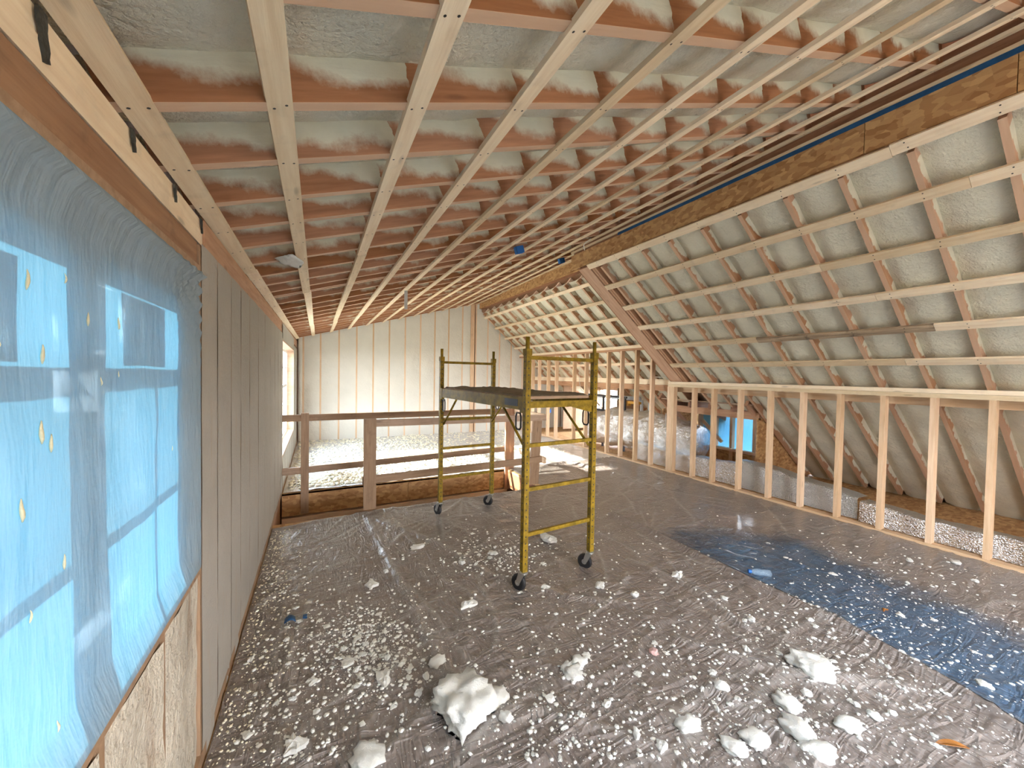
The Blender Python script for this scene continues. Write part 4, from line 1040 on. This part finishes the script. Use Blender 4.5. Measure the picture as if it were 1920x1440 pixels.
variants = [flake(i, random.choice((.12, .18, .25, .35))) for i in range(20)] + [blob(i, 2, random.choice((.3, .4, .55)), random.uniform(.4, .7), random.choice((0, .4, .7))) for i in range(12)]
def hz(x, y): return float(sheet_h(np.array([x]), np.array([y]))[0])
def scrap(x, y, s, me, label, group=None, name='foam_scrap', rz=None, z=None, tilt=0.0, asp=1.0):
    o = bpy.data.objects.new(name, me); COL.objects.link(o)
    o.location = (x, y, (hz(x, y) if z is None else z)-s*0.012); o.scale = (s, s*asp, s)
    o.rotation_euler = (tilt, tilt*.5, random.uniform(0, 6.28) if rz is None else rz)
    return setp(o, label, 'foam scrap', group)
# the big torn slab and the chunks one can single out: (px, py, size in m, label, flatness, boxiness)
BIG = [(872, 1335, .235, 'largest torn slab of cream spray foam, on the floor in front of the scaffold', .62, .85, 4),
 (1521, 1258, .20, 'broad oval foam chunk with a ridged top beside the sheet seam', .4, .3, 4),
 (550, 1408, .125, 'ragged flat foam flake near the foot of the left wall at the bottom', .25, .3, 3),
 (690, 1428, .135, 'curled foam flake cut off by the bottom edge of the view', .35, .4, 3),
 (820, 1250, .095, 'rounded pale foam lump just behind the largest torn slab', .6, .2, 3),
 (720, 1280, .115, 'jagged white foam flake left of the rounded lump', .25, .4, 3),
 (697, 1101, .13, 'long oval foam slice lying alone left of the scaffold', .25, .1, 3),
 (782, 1030, .12, 'bent foam strip between the left wall and the scaffold', .35, .3, 3),
 (1030, 1017, .24, 'wide cracked foam pad under the front of the scaffold', .18, .3, 3),
 (877, 1138, .13, 'crumbly flat foam piece in front of the front left caster', .25, .3, 3),
 (935, 1312, .10, 'white foam lump touching the right side of the largest torn slab', .5, .3, 3),
 (866, 1058, .05, 'small upright foam cube left of the front left post', .7, .8, 3),
 (924, 1040, .10, 'thin white foam flake behind the front left caster', .2, .3, 3),
 (1270, 1082, .12, 'bright foam slice right of the scaffold beside the blue film', .25, .2, 3),
 (1353, 1300, .07, 'round foam ball on the fold below the oval chunk', .7, .1, 3),
 (1475, 1325, .12, 'long foam lump on the fold under the oval chunk', .4, .2, 3),
 (1590, 1370, .12, 'smooth oval foam pebble at the lower right', .4, .1, 3),
 (1638, 1350, .06, 'small foam pebble next to the smooth oval pebble', .5, .2, 3),
 (1530, 1418, .15, 'big smooth foam lobe at the bottom right of the sheet', .4, .2, 3),
 (1495, 1375, .14, 'slanted oblong foam lump above the big smooth lobe', .4, .3, 3),
 (1415, 1395, .11, 'flat foam piece left of the big smooth lobe', .35, .3, 3),
 (1375, 1405, .10, 'foam piece lying at the end of the lower fold', .35, .3, 3),
 (1290, 1365, .11, 'foam chunk left of the lower fold', .45, .3, 3),
 (1560, 1080, .10, 'thin pale foam stick on the blue film', .16, .3, 3),
 (1793, 1060, .07, 'lone foam lump near the knee wall sole plate', .5, .4, 3),
 (1845, 1290, .06, 'foam lump on the blue film near the right edge', .4, .3, 3),
 (1125, 1102, .085, 'foam piece between the two front casters', .35, .4, 3),
 (1022, 1107, .07, 'flat foam chip touching the front left caster', .3, .4, 3),
 (1190, 1118, .06, 'pointed foam tuft right of the front right caster', .6, .2, 3),
 (1085, 1245, .09, 'cluster piece of foam in front of the scaffold, topmost of three', .4, .4, 3),
 (1062, 1258, .07, 'cluster piece of foam in front of the scaffold, middle of three', .5, .4, 3),
 (1075, 1270, .10, 'cluster piece of foam in front of the scaffold, lowest of three', .4, .3, 3),
 (948, 1355, .06, 'upright foam nub right of the largest torn slab', .8, .2, 3),
 (1408, 1165, .055, 'foam pebble alone on the brown sheet left of the seam', .5, .3, 3),
 (1528, 1178, .06, 'foam strip lying on the seam fold', .25, .4, 3),
 (585, 1280, .07, 'arrow-shaped foam flake right of the blue tape', .25, .3, 3)]
for i, (a, b, s, lab, fl_, bx, sb) in enumerate(BIG):
    x, y = at_floor(a, b)
    scrap(x, y, s*1.15, flake(500+i, fl_*.75), lab, name='foam_chunk', asp=random.uniform(.55, .9)) if fl_ <= .3 else scrap(x, y, s*(1.0 if i == 0 else 1), blob(100+i, sb, fl_, .42 if sb < 4 else .34, bx), lab, name='foam_chunk', asp=random.uniform(.6, .95) if i else 1.0, rz=.35 if i == 0 else None)
# countable small scraps, largest 260; the crumbs after that are one scatter
def dens():
    while True:
        u = random.random()
        if u < .30: x, y = at_floor(random.uniform(430, 1900), random.uniform(1020, 1440))
        elif u < .50: x, y = at_floor(random.gauss(690, 60), random.gauss(1215, 45))
        elif u < .60: x, y = at_floor(random.gauss(930, 55), random.gauss(1035, 25))
        elif u < .74: x, y = at_floor(random.uniform(960, 1560), random.uniform(1110, 1440))
        elif u < .86: x, y = at_floor(random.gauss(1620, 160), random.gauss(1210, 90))
        elif u < .93: x, y = at_floor(random.gauss(540, 60), random.uniform(1010, 1440))
        else: x, y = at_floor(random.uniform(650, 1850), random.uniform(950, 1100))
        if -0.38 < x < 5.3 and 0.2 < y < 4.55 and not (x < 0.6 and y > 4.4): return x, y
def zone(x, y):
    if x > 3.1: return 'small white foam scrap lying on or beside the blue film', 'foam scraps about the blue film'
    if x < 0.15: return 'small white foam scrap along the foot of the left wall', 'foam scraps by the left wall'
    if 1.05 < x < 2.25 and 2.2 < y < 4.5: return 'small white foam scrap on the floor under the scaffold', 'foam scraps under the scaffold'
    if y > 2.0: return 'small white foam scrap on the open floor around the scaffold', 'foam scraps around the scaffold'
    if x < 0.9: return 'small white foam scrap in the drift left of the largest torn slab', 'foam scraps left of the slab'
    if y > 1.25: return 'small white foam scrap on the brown sheet between slab and scaffold', 'foam scraps before the scaffold'
    return 'small white foam scrap on the near brown sheet right of the slab', 'foam scraps on the near sheet'
placed = [(*at_floor(a, b), s) for a, b, s, *_ in BIG]
n = 0
while n < 262:
    x, y = dens(); s = random.choice((.016, .02, .024, .03, .036, .044, .055))*random.uniform(.85, 1.15)
    if any((x-u)**2+(y-v)**2 < (.5*(s+t))**2 for u, v, t in placed): continue
    placed.append((x, y, s)); scrap(x, y, s, random.choice(variants), *zone(x, y), asp=random.uniform(.5, 1)); n += 1
# crumbs
ico = bmesh.new(); bmesh.ops.create_icosphere(ico, subdivisions=1, radius=0.5)
IV = np.array([v.co[:] for v in ico.verts]); IF = np.array([[v.index for v in f.verts] for f in ico.faces]); ico.free()
def scatter(name, pts, sizes, mat, label, cat, zfun, flat_=.5):
    N = len(pts); m = len(IV)
    V = IV[None]*(1+.55*(rng.random((N, m, 1))-.3)); V = V*np.array([1, 1, flat_])
    V = V*sizes[:, None, None]*(0.6+.6*rng.random((N, 1, 3)))
    a = rng.random(N)*6.28; c, s = np.cos(a)[:, None], np.sin(a)[:, None]
    x = V[..., 0]*c-V[..., 1]*s; y = V[..., 0]*s+V[..., 1]*c
    P = np.stack([x+pts[:, :1], y+pts[:, 1:2], V[..., 2]+(zfun+sizes*flat_*.3)[:, None]], -1).reshape(-1, 3)
    F = (IF[None]+np.arange(N)[:, None, None]*m).reshape(-1, 3)
    me = bpy.data.meshes.new(name); me.vertices.add(len(P)); me.vertices.foreach_set('co', P.reshape(-1).astype(np.float32))
    me.loops.add(F.size); me.loops.foreach_set('vertex_index', F.reshape(-1).astype(np.int32))
    me.polygons.add(len(F)); me.polygons.foreach_set('loop_start', np.arange(0, F.size, 3, dtype=np.int32)); me.update(calc_edges=True)
    return setp(link(name, me, mat), label, cat, kind='stuff')
pts = np.array([dens() for _ in range(11000)]); sz = .003+.024*rng.random(11000)**4.6
scatter('foam_crumbs', pts, sz, M_SCRAP, 'white crumbs of foam sprinkled over the near floor', 'crumbs', sheet_h(pts[:, 0], pts[:, 1]), .38)
pts = np.stack([3.15+1.1*rng.random(1300)**1.1, rng.normal(1.0, .42, 1300)], -1); pts = pts[(pts[:, 1] > .25) & (pts[:, 1] < 2.6)]
sz = .003+.020*rng.random(len(pts))**4.5
scatter('foam_crumbs', pts, sz, M_SCRAP, 'white crumbs of foam sprinkled over the blue film', 'crumbs', sheet_h(pts[:, 0], pts[:, 1])+.006, .38)
# along the left wall foot
wy = rng.uniform(0.9, 4.5, 1500); wx = XL+.02+np.abs(rng.normal(0, .12, 1500))
pts = np.stack([wx, wy], -1); sz = .003+.014*rng.random(1500)**2.5
scatter('foam_crumbs', pts, sz, M_CREAM, 'cream crumbs of foam along the foot of the left wall', 'crumbs', sheet_h(pts[:, 0], pts[:, 1]))
# far floor
N = 5200
fx = np.where(rng.random(N) < .55, XL+.05+rng.random(N)*2.9, XL+.05+5.5*rng.random(N)); fy = OY1+.1+(YF-OY1-.15)*rng.random(N)**.8
keep = ~((fx > 3.2) & (fy < 7.0) & (rng.random(N) < .85)); fx, fy = fx[keep], fy[keep]
pts = np.stack([fx, fy], -1); sz = .015+.06*rng.random(len(fx))**1.8
scatter('foam_shavings', pts, sz, M_CREAM, 'cream foam shavings covering the floor before the end wall', 'shavings', sheet_h(fx, fy), .4)
N = 700
pts = np.stack([rng.normal(.28, .26, N), rng.normal(6.25, .14, N)], -1); pts[:, 1] = np.maximum(pts[:, 1], 5.98); pts[:, 0] = np.maximum(pts[:, 0], XL+.09)
hz_ = .12*np.exp(-((pts[:, 0]-.28)/.26)**2-((pts[:, 1]-6.25)/.16)**2)*rng.random(N)
scatter('foam_heap', pts, .03+.05*rng.random(N), M_CREAM, 'yellowish heap of foam shavings at the far edge of the stair well', 'shavings', hz_+.01, .6)

# foam flake caught among the rafters
x, y = -0.16, 2.93
scrap(x, y, .13, blob(181, 3, .25, .5, .2), 'pale foam flake caught on a rafter beside the first ceiling strap', name='foam_chunk', z=zL(x, y)-.015, tilt=.3)

# strip of plastic hanging from a ceiling strap
mb = MB(); x, y = 1.10, 5.42; z = zL(x, y)-.003
mb.box((x-.025, y-.003, z-.26), (x+.02, y+.003, z))
setp(mb.build('plastic_strip', M_PVC), 'grey plastic strip hanging from a ceiling strap before the end wall', 'strip')
# ------------------------------------------------------------------ litter
x, y = at_floor(543, 1172)
tp = empty('blue_tape', 'torn piece of blue tape with clear film on the floor by the left wall', 'tape', (x, y, hz(x, y)))
mb = MB(); n = 10
for k in range(n-1):
    def q(k): 
        t = k/(n-1); return Vector((x-.03+.06*t, y, hz(x, y)+.006+.02*math.sin(t*math.pi)))
    a, b = q(k), q(k+1); mb.add([a+Vector((.008*k/n, -.025, 0)), b+Vector((.008*k/n, -.028, 0)), b+Vector((0, .03, .004)), a+Vector((0, .026, .004)),
        a+Vector((.008*k/n, -.025, .002)), b+Vector((.008*k/n, -.028, .002)), b+Vector((0, .03, .006)), a+Vector((0, .026, .006))], [(0,3,2,1),(4,5,6,7),(0,1,5,4),(2,3,7,6)])
mb.build('tape', M_BLUE, tp, smooth=True)
mb = MB(); mb.box((x+.03, y-.02, hz(x, y)+.004), (x+.11, y+.03, hz(x, y)+.006)); mb.build('clear_film', M_GLASS, tp)
x, y = at_floor(572, 1163); mb = MB(); mb.box((x-.014, y-.02, hz(x, y)+.002), (x+.012, y+.02, hz(x, y)+.008)); mb.box((x-.012, y-.014, hz(x, y)+.008), (x+.012, y+.016, hz(x, y)+.013))
setp(mb.build('blue_tape', M_BLUE), 'tiny scrap of blue tape right of the torn tape', 'tape')
# bottle lying on the film
x, y = at_floor(1425, 1083); d = Vector((.75, -.66, 0)).normalized()
bt = empty('water_bottle', 'clear crushed water bottle with a blue cap lying on the blue film', 'bottle', (x, y, hz(x, y)))
c0 = Vector((x, y, hz(x, y)+.032))-d*.07
mb = MB(); mb.tube([c0+d*q for q in (0, .01, .03, .05, .09, .11, .14, .15)], .03, 14, rs=[.012, .013, .024, .030, .027, .031, .030, .022])
m_bot, t_ = newmat('bottle_plastic'); tp_ = nd(t_, 'ShaderNodeBsdfTransparent', i_Color=(.85, .92, .97, 1)); gl_ = nd(t_, 'ShaderNodeBsdfPrincipled'); gl_.inputs['Base Color'].default_value = (.45, .6, .75, 1); gl_.inputs['Roughness'].default_value = .15
mx_ = nd(t_, 'ShaderNodeMixShader', i_0=.25); t_.links.new(tp_.outputs[0], mx_.inputs[1]); t_.links.new(gl_.outputs[0], mx_.inputs[2]); oo = nd(t_, 'ShaderNodeOutputMaterial'); t_.links.new(mx_.outputs[0], oo.inputs[0])
mb.build('bottle_body', m_bot, bt, smooth=True)
mb = MB(); mb.tube([c0-d*.018, c0+d*.004], .0155, 14); mb.build('bottle_cap', M_BLUEBOX, bt)
# amber leaf
x, y = at_floor(1785, 1407); mb = MB(); top = []; bot = []
for k in range(9):
    t = k/8; wv = .017*math.sin(math.pi*min(1, t*1.02))**.8+.001
    cc = Vector((x-.05+.1*t, y+.04-.08*t, hz(x, y)+.006+.012*math.sin(t*3)))
    s_ = Vector((.6, .75, 0)); top.append(cc+s_*wv+Vector((0, 0, .006))); bot.append(cc-s_*wv+Vector((0, 0, .006)))
v = top+bot+[(a+b)/2-Vector((0, 0, .005)) for a, b in zip(top, bot)]
mb.add(v, [(k, k+1, 18+k+1, 18+k) for k in range(8)]+[(18+k, 18+k+1, 9+k+1, 9+k) for k in range(8)])
lf = mb.build('dry_leaf', M_AMBER); setp(lf, 'curled amber dry leaf at the lower right of the floor', 'leaf')
sm = lf.modifiers.new('thickness', 'SOLIDIFY'); sm.thickness = .002
x, y = at_floor(1660, 1150); mb = MB(); mb.tube([(x-.03, y, hz(x, y)+.01), (x, y+.01, hz(x, y)+.014), (x+.03, y-.004, hz(x, y)+.009)], .008, 7, rs=[.003, .009, .004])
setp(mb.build('bark_chip', M_AMBER), 'small brown chip among the crumbs on the blue film', 'chip')
x, y = at_floor(1225, 1227); scrap(x, y, .055, blob(190, 2, .5, .6, .2), 'pale pink foam lump left of the seam', name='foam_chunk').data.materials[0] = flat('pink_foam', (.62, .40, .38), .8)
